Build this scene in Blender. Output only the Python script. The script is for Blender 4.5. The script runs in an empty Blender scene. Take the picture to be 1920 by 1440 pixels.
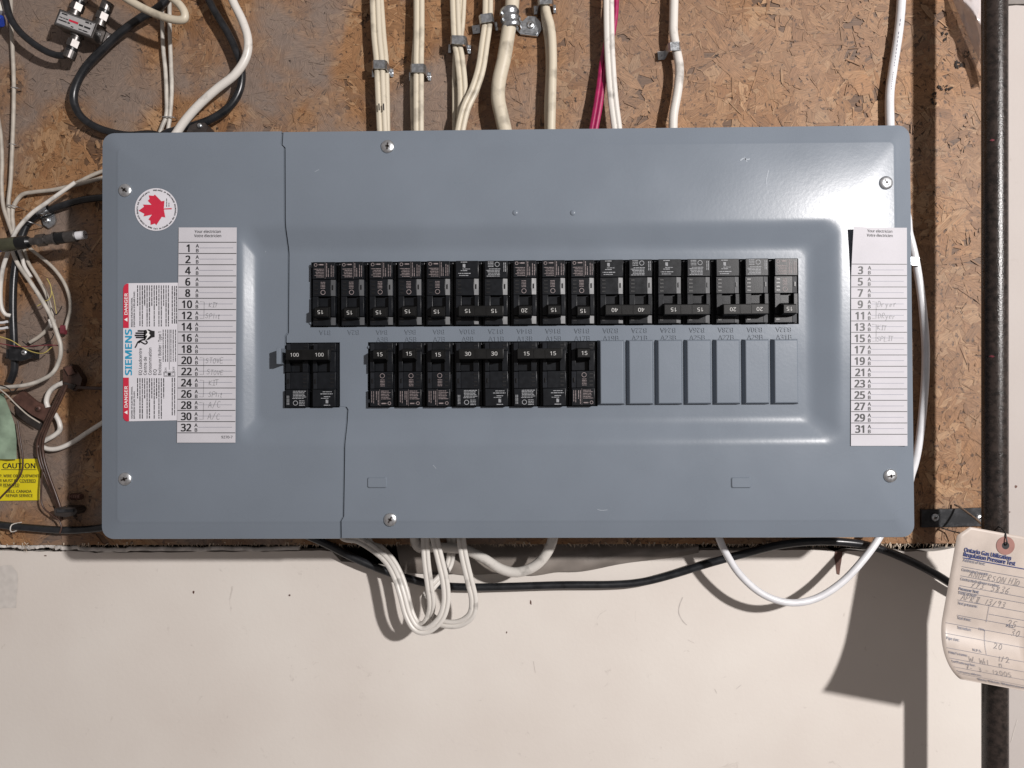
import bpy, bmesh, math, random
import numpy as np
from mathutils import Matrix, Vector
random.seed(7); rng = np.random.default_rng(11)
scn = bpy.context.scene
COL = scn.collection
PI = math.pi

# ------------------------------------------------------------------ camera
F = 1400.0; CAMD = 0.75
YAW, PITCH, ROLL = 0.01669, 0.01186, 0.0050
def _rot(yaw, pitch, roll):
    cy, sy = math.cos(yaw), math.sin(yaw); cp, sp = math.cos(pitch), math.sin(pitch); cr, sr = math.cos(roll), math.sin(roll)
    Rz = np.array([[cy, -sy, 0], [sy, cy, 0], [0, 0, 1]]); Rx = np.array([[1, 0, 0], [0, cp, -sp], [0, sp, cp]])
    Ry = np.array([[cr, 0, sr], [0, 1, 0], [-sr, 0, cr]])
    return Rz @ Rx @ Ry
CR = _rot(YAW, PITCH, ROLL)
cam = bpy.data.objects.new('camera', bpy.data.cameras.new('camera')); COL.objects.link(cam)
cam.data.sensor_width = 36; cam.data.lens = F / 1920 * 36; cam.data.clip_start = 0.01; cam.data.clip_end = 50
m = Matrix.Identity(4)
for i in range(3):
    m[i][0] = CR[i, 0]; m[i][1] = CR[i, 2]; m[i][2] = -CR[i, 1]
m[1][3] = -CAMD
cam.matrix_world = m
scn.camera = cam

# ------------------------------------------------------------------ room light: soft ambient + one hard lamp up to the right
w = bpy.data.worlds.new('World'); scn.world = w; w.use_nodes = True
nt = w.node_tree; bg = nt.nodes['Background']
tc = nt.nodes.new('ShaderNodeTexCoord'); sx = nt.nodes.new('ShaderNodeSeparateXYZ'); rp = nt.nodes.new('ShaderNodeValToRGB'); mr = nt.nodes.new('ShaderNodeMapRange')
nt.links.new(tc.outputs['Generated'], sx.inputs[0]); nt.links.new(sx.outputs['Z'], mr.inputs[0]); mr.inputs[1].default_value = -1; mr.inputs[2].default_value = 1
nt.links.new(mr.outputs[0], rp.inputs[0]); nt.links.new(rp.outputs[0], bg.inputs[0])
rp.color_ramp.elements[0].color = (.68, .60, .565, 1); rp.color_ramp.elements[1].color = (1.0, .92, .90, 1)
bg.inputs[1].default_value = 0.29
ld = bpy.data.lights.new('ceiling_lamp', 'POINT'); ld.energy = 186; ld.shadow_soft_size = 0.034; ld.color = (1, .962, .942)
lamp = bpy.data.objects.new('ceiling_lamp', ld); COL.objects.link(lamp); lamp.location = (1.010, -1.600, 0.462)
vs = scn.view_settings; vs.view_transform = 'Standard'; vs.look = 'None'; vs.exposure = 0; vs.gamma = 1; vs.use_curve_mapping = False

# ------------------------------------------------------------------ helpers
def P(px, py, h=0.0):
    """point of the place seen at photo pixel (px,py) that stands h metres in front of the board face (y = 0)"""
    d = CR @ np.array([(px - 960) / F, 1, (720 - py) / F]); s = (CAMD - h) / d[1]
    return np.array([d[0] * s, -h, d[2] * s])
def mmpx(h): return (CAMD - h) / F

class MB:
    def __init__(s): s.v = []; s.f = []; s.attr = None
    def add(s, vs, fs):
        b = len(s.v); s.v.extend([tuple(map(float, p)) for p in vs]); s.f.extend([tuple(i + b for i in f) for f in fs]); return s
    def box(s, x0, x1, y0, y1, z0, z1, bev=0):
        if bev <= 0:
            v = [(x, y, z) for x in (x0, x1) for y in (y0, y1) for z in (z0, z1)]
            return s.add(v, [(0, 1, 3, 2), (4, 6, 7, 5), (0, 4, 5, 1), (2, 3, 7, 6), (0, 2, 6, 4), (1, 5, 7, 3)])
        bm = bmesh.new(); bmesh.ops.create_cube(bm, size=1)
        for q in bm.verts: q.co = Vector(((x0 + x1) / 2 + q.co.x * (x1 - x0), (y0 + y1) / 2 + q.co.y * (y1 - y0), (z0 + z1) / 2 + q.co.z * (z1 - z0)))
        bmesh.ops.bevel(bm, geom=bm.edges[:], offset=bev, segments=2, profile=.5, affect='EDGES')
        return s.bm(bm)
    def bm(s, bm):
        bm.verts.index_update(); s.add([q.co[:] for q in bm.verts], [[q.index for q in f.verts] for f in bm.faces]); bm.free(); return s
    def prism(s, poly, front, back):
        """poly: list of (x,z); front/back: y values (front is the smaller y)"""
        n = len(poly); ar = sum(poly[i][0] * poly[(i + 1) % n][1] - poly[(i + 1) % n][0] * poly[i][1] for i in range(n))
        if ar < 0: poly = poly[::-1]
        v = [(x, front, z) for x, z in poly] + [(x, back, z) for x, z in poly]
        return s.add(v, [tuple(range(n)), tuple(range(2 * n - 1, n - 1, -1))] + [(i, i + n, (i + 1) % n + n, (i + 1) % n) for i in range(n)])
    def cyl(s, c0, c1, r0, r1=None, n=16, cap=True):
        r1 = r0 if r1 is None else r1; c0 = Vector(c0); c1 = Vector(c1); t = (c1 - c0).normalized(); a = t.orthogonal().normalized(); b = t.cross(a)
        v = []
        for c, r in ((c0, r0), (c1, r1)):
            v += [c + a * r * math.cos(2 * PI * k / n) + b * r * math.sin(2 * PI * k / n) for k in range(n)]
        fs = [(k, (k + 1) % n, (k + 1) % n + n, k + n) for k in range(n)]
        if cap: fs += [tuple(range(n - 1, -1, -1)), tuple(range(n, 2 * n))]
        return s.add(v, fs)
    def lathe(s, base, axis, prof, n=24):
        """prof: list of (dist along axis, radius)"""
        base = Vector(base); t = Vector(axis).normalized(); a = t.orthogonal().normalized(); b = t.cross(a); v = []; fs = []
        for d, r in prof: v += [base + t * d + (a * math.cos(2 * PI * k / n) + b * math.sin(2 * PI * k / n)) * r for k in range(n)]
        for j in range(len(prof) - 1):
            fs += [(j * n + k, j * n + (k + 1) % n, (j + 1) * n + (k + 1) % n, (j + 1) * n + k) for k in range(n)]
        fs += [tuple(range(n - 1, -1, -1)), tuple(range((len(prof) - 1) * n, len(prof) * n))]
        return s.add(v, fs)
    def sweep(s, path, prof):
        """path: Nx3, prof: list of (w,n) offsets: w across in the wall plane, n away from the wall"""
        path = np.asarray(path, float); n = len(path); k = len(prof); T = np.gradient(path, axis=0); T /= np.linalg.norm(T, axis=1)[:, None] + 1e-12
        Y = np.array([0, -1, 0.]); v = []; lastW = None
        for i in range(n):
            W = np.cross(Y, T[i]); l = np.linalg.norm(W)
            W = W / l if l > .15 else (lastW if lastW is not None else np.array([1., 0, 0]))
            if lastW is not None and np.dot(W, lastW) < 0: W = -W
            lastW = W; N = np.cross(T[i], W); N = N / np.linalg.norm(N)
            if N[1] > 0 and abs(N[1]) > .2: N = -N
            for a, b in prof: v.append(path[i] + W * a + N * b)
        fs = [(i * k + j, i * k + (j + 1) % k, (i + 1) * k + (j + 1) % k, (i + 1) * k + j) for i in range(n - 1) for j in range(k)]
        fs += [tuple(range(k - 1, -1, -1)), tuple(range((n - 1) * k, n * k))]
        return s.add(v, fs)

def mesh_of(mb, name, smooth=None, fix=True):
    me = bpy.data.meshes.new(name); me.from_pydata(mb.v, [], mb.f)
    if fix:
        bm = bmesh.new(); bm.from_mesh(me); bmesh.ops.recalc_face_normals(bm, faces=bm.faces[:]); bm.to_mesh(me); bm.free()
    if smooth is not None:
        for p in me.polygons: p.use_smooth = True
        me.set_sharp_from_angle(angle=math.radians(smooth))
        if smooth <= 36:
            for p in me.polygons:
                if p.area > 1.2e-5: p.use_smooth = False
    return me
ORG = {}
def obj(name, mb, mat, parent=None, smooth=None, fix=True, origin=None):
    """one mesh object; mb in world coordinates; children share the parent's origin"""
    if parent is not None: o0 = ORG[parent.name]
    elif origin is not None: o0 = np.array(origin, float)
    else: o0 = (np.min(mb.v, axis=0) + np.max(mb.v, axis=0)) / 2
    mb.v = [tuple(np.subtract(p, o0)) for p in mb.v]
    me = mesh_of(mb, name, smooth, fix)
    if mat: me.materials.append(mat)
    o = bpy.data.objects.new(name, me); COL.objects.link(o)
    if parent is not None: o.parent = parent
    else: o.location = o0
    ORG[o.name] = o0
    return o
def thing(name, label, cat, loc, group=None):
    o = bpy.data.objects.new(name, None); COL.objects.link(o); o.location = loc; o.empty_display_size = .02; ORG[o.name] = np.array(loc, float)
    return tag(o, label, cat, group)
def tag(o, label, cat, group=None):
    o['label'] = label; o['category'] = cat
    if group: o['group'] = group
    return o
def struct(o, kind='structure'): o['kind'] = kind; return o

def spline(pts, n=10):
    p = np.asarray(pts, float); p = np.vstack([2 * p[0] - p[1], p, 2 * p[-1] - p[-2]]); out = []
    for i in range(1, len(p) - 2):
        a, b, c, d = p[i - 1:i + 3]
        for k in range(n):
            t = k / n; out.append(.5 * ((2 * b) + (c - a) * t + (2 * a - 5 * b + 4 * c - d) * t * t + (3 * b - a - 3 * c + d) * t ** 3))
    out.append(p[-2]); return np.array(out)
def prof_round(r, n=12): return [(r * math.cos(2 * PI * k / n), r * math.sin(2 * PI * k / n)) for k in range(n)]
def prof_flat(a, b, n=32):
    out = []
    for k in range(n):
        th = 2 * PI * k / n; x = a * math.copysign(abs(math.cos(th)) ** .8, math.cos(th)); y = b * math.copysign(abs(math.sin(th)) ** .7, math.sin(th))
        out.append((x, y * (1 - .55 * math.exp(-(x / (.14 * a)) ** 2))))
    return out

# ------------------------------------------------------------------ materials
def mat(name, col, rough=.5, metal=0., var=.08, vs_=150., bump=0., bs=600., spec=.5, coat=0., col2=None, det=3, thr=None):
    mt = bpy.data.materials.new(name); mt.use_nodes = True; n = mt.node_tree.nodes; l = mt.node_tree.links; b = n['Principled BSDF']
    g = n.new('ShaderNodeNewGeometry'); no = n.new('ShaderNodeTexNoise'); no.inputs['Scale'].default_value = vs_; no.inputs['Detail'].default_value = det
    l.new(g.outputs['Position'], no.inputs['Vector'])
    r = n.new('ShaderNodeValToRGB'); r.color_ramp.elements[0].position, r.color_ramp.elements[1].position = thr or (.3, .7)
    c = np.array(col); r.color_ramp.elements[0].color = (*np.clip(c * (1 - var), 0, 1), 1)
    r.color_ramp.elements[1].color = (*(np.clip(c * (1 + var), 0, 1) if col2 is None else np.array(col2)), 1)
    l.new(no.outputs['Fac'], r.inputs[0]); l.new(r.outputs[0], b.inputs['Base Color'])
    b.inputs['Metallic'].default_value = metal; b.inputs['Specular IOR Level'].default_value = spec; b.inputs['Coat Weight'].default_value = coat; b.inputs['Coat Roughness'].default_value = .15
    rr = n.new('ShaderNodeMapRange'); rr.inputs[3].default_value = max(rough - .07, .03); rr.inputs[4].default_value = min(rough + .07, 1); l.new(no.outputs['Fac'], rr.inputs[0]); l.new(rr.outputs[0], b.inputs['Roughness'])
    if bump:
        n2 = n.new('ShaderNodeTexNoise'); n2.inputs['Scale'].default_value = bs; n2.inputs['Detail'].default_value = 4; l.new(g.outputs['Position'], n2.inputs['Vector'])
        bu = n.new('ShaderNodeBump'); bu.inputs['Strength'].default_value = min(bump, 1); bu.inputs['Distance'].default_value = .0004; l.new(n2.outputs['Fac'], bu.inputs['Height']); l.new(bu.outputs[0], b.inputs['Normal'])
    return mt
M_panel = mat('grey_blue_enamel', (.150, .174, .207), .28, var=.035, vs_=18, bump=.10, bs=330, spec=.29)
M_black = mat('black_plastic', (.004, .0042, .005), .33, var=.25, vs_=300, bump=.10, bs=2500)
M_face = mat('breaker_face_plastic', (.007, .008, .010), .33, var=.2, vs_=200, bump=.08, bs=1500, spec=.2)
M_handle = mat('handle_plastic', (.006, .006, .006), .42, var=.2, bump=.1, bs=2000, spec=.18)
M_facet = mat('breaker_window_plastic', (.012, .014, .018), .42, var=.3, spec=.42)
M_num = mat('pale_number_print', (.40, .40, .39), .6, var=.15, vs_=1500)
M_print = mat('dim_label_print', (.20, .165, .165), .6, var=.2)
M_print2 = mat('pale_label_print', (.26, .27, .285), .6, var=.15)
M_paper = mat('white_label_paper', (.60, .59, .63), .5, var=.025, vs_=60)
M_paper2 = mat('white_directory_paper', (.485, .475, .505), .6, var=.03, vs_=60, spec=.12)
M_ink = mat('black_ink', (.012, .012, .014), .5, var=.1)
M_pencil = mat('pencil_graphite', (.22, .22, .23), .5, var=.3, vs_=900)
M_red = mat('red_print', (.50, .020, .050), .4, var=.04)
M_cyan = mat('teal_blue_print', (.02, .27, .44), .4, var=.04)
M_white = mat('white_print', (.75, .75, .75), .5, var=.03)
M_zinc = mat('zinc_steel', (.66, .68, .70), .36, 1, var=.18, vs_=400, bump=.2, bs=900)
M_strap = mat('galvanised_strap', (.44, .46, .48), .30, .95, var=.25, vs_=350, bump=.25, bs=700)
M_cream = mat('ivory_cable_jacket', (.50, .44, .345), .42, var=.34, vs_=62, bump=.15, bs=300, col2=(.54, .48, .378), thr=(.30, .46), det=5)
M_whitec = mat('white_cable_jacket', (.56, .53, .49), .38, var=.36, vs_=75, bump=.1, bs=400, col2=(.62, .59, .55), thr=(.29, .44), det=5)
M_greyc = mat('dusty_grey_wire_jacket', (.40, .36, .31), .5, var=.18, vs_=120, bump=.1)
M_whitec2 = mat('dull_white_wire_jacket', (.46, .43, .385), .45, var=.25, vs_=100, bump=.1)
M_coolw = mat('bright_white_cable_jacket', (.64, .64, .66), .32, var=.06, vs_=110)
M_pink = mat('magenta_cable_jacket', (.29, .008, .072), .42, var=.3, vs_=120, bump=.1)
M_coax = mat('black_coax_jacket', (.010, .011, .013), .30, var=.3, vs_=150, bump=.08, col2=(.018, .019, .022))
M_iron = mat('black_iron_pipe', (.013, .010, .009), .27, .0, var=.4, vs_=200, bump=.6, bs=900, col2=(.036, .026, .022), spec=.45)
M_blackmetal = mat('black_painted_steel', (.015, .016, .019), .4, .2, var=.3, vs_=120, bump=.2, col2=(.06, .06, .065), thr=(.45, .8))
M_brown = mat('brown_wire_jacket', (.055, .028, .020), .38, var=.3, vs_=200)
M_rust = mat('rusty_brown_steel', (.10, .05, .038), .5, .3, var=.35, vs_=130, bump=.3)
M_dark = mat('dark_resin', (.03, .024, .022), .45, var=.4, vs_=150, bump=.3)
M_yellow = mat('yellow_vinyl', (.66, .55, .01), .45, var=.05, vs_=50)
M_green = mat('pale_green_paper', (.24, .32, .235), .5, var=.25, vs_=60, bump=.8, bs=120)
M_tagp = mat('manila_tag_card', (.425, .365, .322), .42, var=.10, vs_=45, bump=.05, bs=300)
M_eye = mat('tag_reinforcing_ring', (.25, .12, .10), .6, var=.1)
M_navy = mat('navy_print', (.012, .03, .14), .5, var=.05)
M_line = mat('thin_rule_print', (.14, .15, .20), .5, var=.1)
M_pen = mat('pen_ink', (.15, .145, .16), .5, var=.25, vs_=800)
M_cavity = mat('dark_wall_cavity', (.018, .014, .012), .9, var=.4, vs_=40)
M_poly = mat('dusty_grey_vapour_sheet', (.20, .175, .155), .35, var=.25, vs_=30, bump=.4, bs=90)
M_splint = mat('torn_fibre', (.42, .34, .26), .8, var=.35, vs_=300)
M_plaster = mat('torn_plaster_edge', (.50, .47, .44), .85, var=.35, vs_=120, bump=.6, bs=300)
M_olive = mat('olive_rubber_sleeve', (.05, .05, .03), .35, var=.2)
M_blue = mat('blue_plastic', (.01, .04, .30), .4, var=.1)
M_ywire = mat('yellow_wire', (.42, .34, .10), .45, var=.15)
M_rwire = mat('dark_red_wire', (.16, .03, .04), .45, var=.2)
M_kwire = mat('black_wire', (.012, .011, .011), .4, var=.2)
M_nick = mat('nickel_connector', (.17, .16, .155), .40, 1, var=.2, vs_=300)

def osb_material():
    mt = bpy.data.materials.new('strand_board'); mt.use_nodes = True; n = mt.node_tree.nodes; l = mt.node_tree.links; b = n['Principled BSDF']
    at = n.new('ShaderNodeAttribute'); at.attribute_name = 'fcol'
    uv = n.new('ShaderNodeUVMap'); uv.uv_map = 'grain'
    mp = n.new('ShaderNodeMapping'); mp.inputs['Scale'].default_value = (110, 1100, 1); l.new(uv.outputs[0], mp.inputs[0])
    gr = n.new('ShaderNodeTexNoise'); gr.inputs['Scale'].default_value = 1; gr.inputs['Detail'].default_value = 5; gr.inputs['Distortion'].default_value = .4; l.new(mp.outputs[0], gr.inputs['Vector'])
    gmr = n.new('ShaderNodeMapRange'); gmr.inputs[1].default_value = .3; gmr.inputs[2].default_value = .72; gmr.inputs[3].default_value = .66; gmr.inputs[4].default_value = 1.26; l.new(gr.outputs['Fac'], gmr.inputs[0])
    mul = n.new('ShaderNodeMix'); mul.data_type = 'RGBA'; mul.blend_type = 'MULTIPLY'; mul.inputs[0].default_value = 1; l.new(at.outputs['Color'], mul.inputs[6]); l.new(gmr.outputs[0], mul.inputs[7])
    geo = n.new('ShaderNodeNewGeometry')
    # dark bark flecks
    sp = n.new('ShaderNodeTexNoise'); sp.inputs['Scale'].default_value = 210; sp.inputs['Detail'].default_value = 4; sp.inputs['Roughness'].default_value = .62; l.new(geo.outputs['Position'], sp.inputs['Vector'])
    sr = n.new('ShaderNodeMapRange'); sr.inputs[1].default_value = .36; sr.inputs[2].default_value = .425; sr.inputs[3].default_value = .8; sr.inputs[4].default_value = 0; l.new(sp.outputs['Fac'], sr.inputs[0])
    mx = n.new('ShaderNodeMix'); mx.data_type = 'RGBA'; mx.inputs[7].default_value = (.035, .017, .010, 1); l.new(sr.outputs[0], mx.inputs[0]); l.new(mul.outputs[2], mx.inputs[6])
    # dusty grey primer smears
    sm = n.new('ShaderNodeTexNoise'); sm.inputs['Scale'].default_value = 7.5; sm.inputs['Detail'].default_value = 6; sm.inputs['Roughness'].default_value = .5; sm.inputs['Distortion'].default_value = .25; l.new(geo.outputs['Position'], sm.inputs['Vector'])
    smr = n.new('ShaderNodeMapRange'); smr.inputs[1].default_value = .45; smr.inputs[2].default_value = .57; smr.inputs[3].default_value = 0; smr.inputs[4].default_value = .85; l.new(sm.outputs['Fac'], smr.inputs[0])
    gd = n.new('ShaderNodeMix'); gd.data_type = 'RGBA'; gd.blend_type = 'MULTIPLY'; gd.inputs[0].default_value = .7; gd.inputs[6].default_value = (.195, .155, .133, 1); l.new(gmr.outputs[0], gd.inputs[7])
    sxz = n.new('ShaderNodeSeparateXYZ'); l.new(geo.outputs['Position'], sxz.inputs[0])
    gx = n.new('ShaderNodeMapRange'); gx.inputs[1].default_value = -.15; gx.inputs[2].default_value = .15; gx.inputs[3].default_value = 1; gx.inputs[4].default_value = .28; l.new(sxz.outputs['X'], gx.inputs[0])
    sg = n.new('ShaderNodeMath'); sg.operation = 'MULTIPLY'; l.new(smr.outputs[0], sg.inputs[0]); l.new(gx.outputs[0], sg.inputs[1])
    m2 = n.new('ShaderNodeMix'); m2.data_type = 'RGBA'; l.new(sg.outputs[0], m2.inputs[0]); l.new(mx.outputs[2], m2.inputs[6]); l.new(gd.outputs[2], m2.inputs[7])
    # a second, sparser set of black pits stays visible over the smears
    s2 = n.new('ShaderNodeTexNoise'); s2.inputs['Scale'].default_value = 120; s2.inputs['Detail'].default_value = 3; l.new(geo.outputs['Position'], s2.inputs['Vector'])
    s2r = n.new('ShaderNodeMapRange'); s2r.inputs[1].default_value = .27; s2r.inputs[2].default_value = .31; s2r.inputs[3].default_value = .9; s2r.inputs[4].default_value = 0; l.new(s2.outputs['Fac'], s2r.inputs[0])
    m3 = n.new('ShaderNodeMix'); m3.data_type = 'RGBA'; m3.inputs[7].default_value = (.02, .012, .008, 1); l.new(s2r.outputs[0], m3.inputs[0]); l.new(m2.outputs[2], m3.inputs[6])
    l.new(m3.outputs[2], b.inputs['Base Color']); b.inputs['Roughness'].default_value = .58; b.inputs['Specular IOR Level'].default_value = .35
    bu = n.new('ShaderNodeBump'); bu.inputs['Strength'].default_value = .45; bu.inputs['Distance'].default_value = .0006; l.new(gr.outputs['Fac'], bu.inputs['Height']); l.new(bu.outputs[0], b.inputs['Normal'])
    return mt
M_osb = osb_material()

def drywall_material():
    mt = bpy.data.materials.new('cream_painted_drywall'); mt.use_nodes = True; n = mt.node_tree.nodes; l = mt.node_tree.links; b = n['Principled BSDF']
    g = n.new('ShaderNodeNewGeometry')
    a = n.new('ShaderNodeTexNoise'); a.inputs['Scale'].default_value = 7; a.inputs['Detail'].default_value = 5; l.new(g.outputs['Position'], a.inputs['Vector'])
    r = n.new('ShaderNodeValToRGB'); r.color_ramp.elements[0].position = .3; r.color_ramp.elements[0].color = (.605, .553, .507, 1); r.color_ramp.elements[1].position = .7; r.color_ramp.elements[1].color = (.665, .622, .575, 1); l.new(a.outputs['Fac'], r.inputs[0])
    s = n.new('ShaderNodeTexNoise'); s.inputs['Scale'].default_value = 48; s.inputs['Detail'].default_value = 6; s.inputs['Roughness'].default_value = .7; s.inputs['Distortion'].default_value = 1.2; l.new(g.outputs['Position'], s.inputs['Vector'])
    sr = n.new('ShaderNodeMapRange'); sr.inputs[1].default_value = .28; sr.inputs[2].default_value = .36; sr.inputs[3].default_value = .42; sr.inputs[4].default_value = 0; l.new(s.outputs['Fac'], sr.inputs[0])
    mx = n.new('ShaderNodeMix'); mx.data_type = 'RGBA'; mx.inputs[7].default_value = (.33, .29, .26, 1); l.new(sr.outputs[0], mx.inputs[0]); l.new(r.outputs[0], mx.inputs[6])
    l.new(mx.outputs[2], b.inputs['Base Color']); b.inputs['Roughness'].default_value = .72; b.inputs['Specular IOR Level'].default_value = .25
    bn = n.new('ShaderNodeTexNoise'); bn.inputs['Scale'].default_value = 260; bn.inputs['Detail'].default_value = 4; l.new(g.outputs['Position'], bn.inputs['Vector'])
    bu = n.new('ShaderNodeBump'); bu.inputs['Strength'].default_value = .2; bu.inputs['Distance'].default_value = .0006; l.new(bn.outputs['Fac'], bu.inputs['Height']); l.new(bu.outputs[0], b.inputs['Normal'])
    return mt
M_dry = drywall_material()

def bag_material():
    mt = bpy.data.materials.new('clear_poly_film'); mt.use_nodes = True; n = mt.node_tree.nodes; l = mt.node_tree.links
    for q in list(n): n.remove(q)
    out = n.new('ShaderNodeOutputMaterial'); t = n.new('ShaderNodeBsdfTransparent'); p = n.new('ShaderNodeBsdfPrincipled'); mx = n.new('ShaderNodeMixShader')
    t.inputs[0].default_value = (.93, .91, .91, 1); p.inputs['Base Color'].default_value = (.72, .68, .69, 1); p.inputs['Roughness'].default_value = .14; mx.inputs[0].default_value = .6
    l.new(t.outputs[0], mx.inputs[1]); l.new(p.outputs[0], mx.inputs[2]); l.new(mx.outputs[0], out.inputs[0])
    return mt
M_bag = bag_material()

# ------------------------------------------------------------------ lettering
_tc = {}
try:      # Blender's own interface face is close to the grotesque on these labels
    import os
    FONT = bpy.data.fonts.load(os.path.join(bpy.utils.system_resource('DATAFILES'), 'fonts', 'NotoSansHebrew-Regular.woff2'))
except Exception:
    FONT = None
def glyphs(s, bold=0.):
    k = (s, bold)
    if k not in _tc:
        cu = bpy.data.curves.new('t', 'FONT'); cu.body = s; cu.size = 1
        if FONT: cu.font = FONT
        cu.space_character = 1; cu.resolution_u = 2; cu.offset = bold; cu.fill_mode = 'FRONT'
        o = bpy.data.objects.new('t', cu); COL.objects.link(o)
        dg = bpy.context.evaluated_depsgraph_get(); e = o.evaluated_get(dg); me = e.to_mesh()
        v = np.array([q.co[:2] for q in me.vertices]) if len(me.vertices) else np.zeros((0, 2)); f = [tuple(p.vertices) for p in me.polygons]
        e.to_mesh_clear(); bpy.data.objects.remove(o); bpy.data.curves.remove(cu); _tc[k] = (v, f)
    return _tc[k]
CAP = [None]
def put_text(mb, s, x, y, size, surf, rot=0., bold=0., align='l', sxx=1., width=None):
    """text on a surface; x,y is the baseline start in the surface's 2-D coordinates (y down), surf(x,y) -> world point.
    rot: degrees anticlockwise; width: exact run length"""
    if CAP[0] is None: hv = glyphs('H')[0]; CAP[0] = hv[:, 1].max() - hv[:, 1].min()
    v, f = glyphs(s)
    if not len(v): return
    size = size * .714 / CAP[0]
    v = v.copy(); v[:, 0] -= v[:, 0].min(); w0 = v[:, 0].max()
    k = (width / w0) if width else size * sxx
    v[:, 0] *= k; v[:, 1] *= size
    off = {'l': 0, 'c': -.5, 'r': -1}[align] * w0 * k; v[:, 0] += off
    c, n = math.cos(math.radians(rot)), math.sin(math.radians(rot))
    for q, (bx, by) in enumerate([(0, 0)] if bold <= 0 else [(-1, -.5), (1, -.5), (-1, .5), (1, .5)]):      # heavier weights: overlaid strokes
        a_, b_ = v[:, 0] + bx * bold * size, v[:, 1] + by * bold * size
        X = x + a_ * c - b_ * n; Y = y - (a_ * n + b_ * c)
        mb.add([np.asarray(surf(a, b)) - (0, q * .00002, 0) for a, b in zip(X, Y)], f)
def put_line(mb, pts, wd, surf, sub=1):
    pts = np.asarray(pts, float)
    if sub > 1: pts = np.vstack([np.linspace(pts[i], pts[i + 1], sub, endpoint=False) for i in range(len(pts) - 1)] + [pts[-1:]])
    t = np.gradient(pts, axis=0); t /= np.linalg.norm(t, axis=1)[:, None] + 1e-9; nn = np.stack([-t[:, 1], t[:, 0]], 1) * wd / 2
    v = [surf(*q) for p_, q_ in zip(pts, nn) for q in (p_ + q_, p_ - q_)]
    mb.add(v, [(2 * i, 2 * i + 2, 2 * i + 3, 2 * i + 1) for i in range(len(pts) - 1)])
def put_poly(mb, pts, surf): mb.add([surf(*q) for q in pts], [tuple(range(len(pts)))])
def micro(mb, x0, x1, y, hgt, surf, vert=False, fill=.93):
    """a line of print too small to read: a row of short dashes"""
    x = x0; end = x0 + (x1 - x0) * fill
    while x < end:
        l = min(random.uniform(2.2, 7) * hgt * .9, end - x); hh = hgt * random.uniform(.75, 1)
        q = [(x, y - hh / 2), (x + l, y - hh / 2), (x + l, y + hh / 2), (x, y + hh / 2)]
        if vert: q = [(b, a) for a, b in q]
        put_poly(mb, q, surf); x += l + hgt * .55
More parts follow.
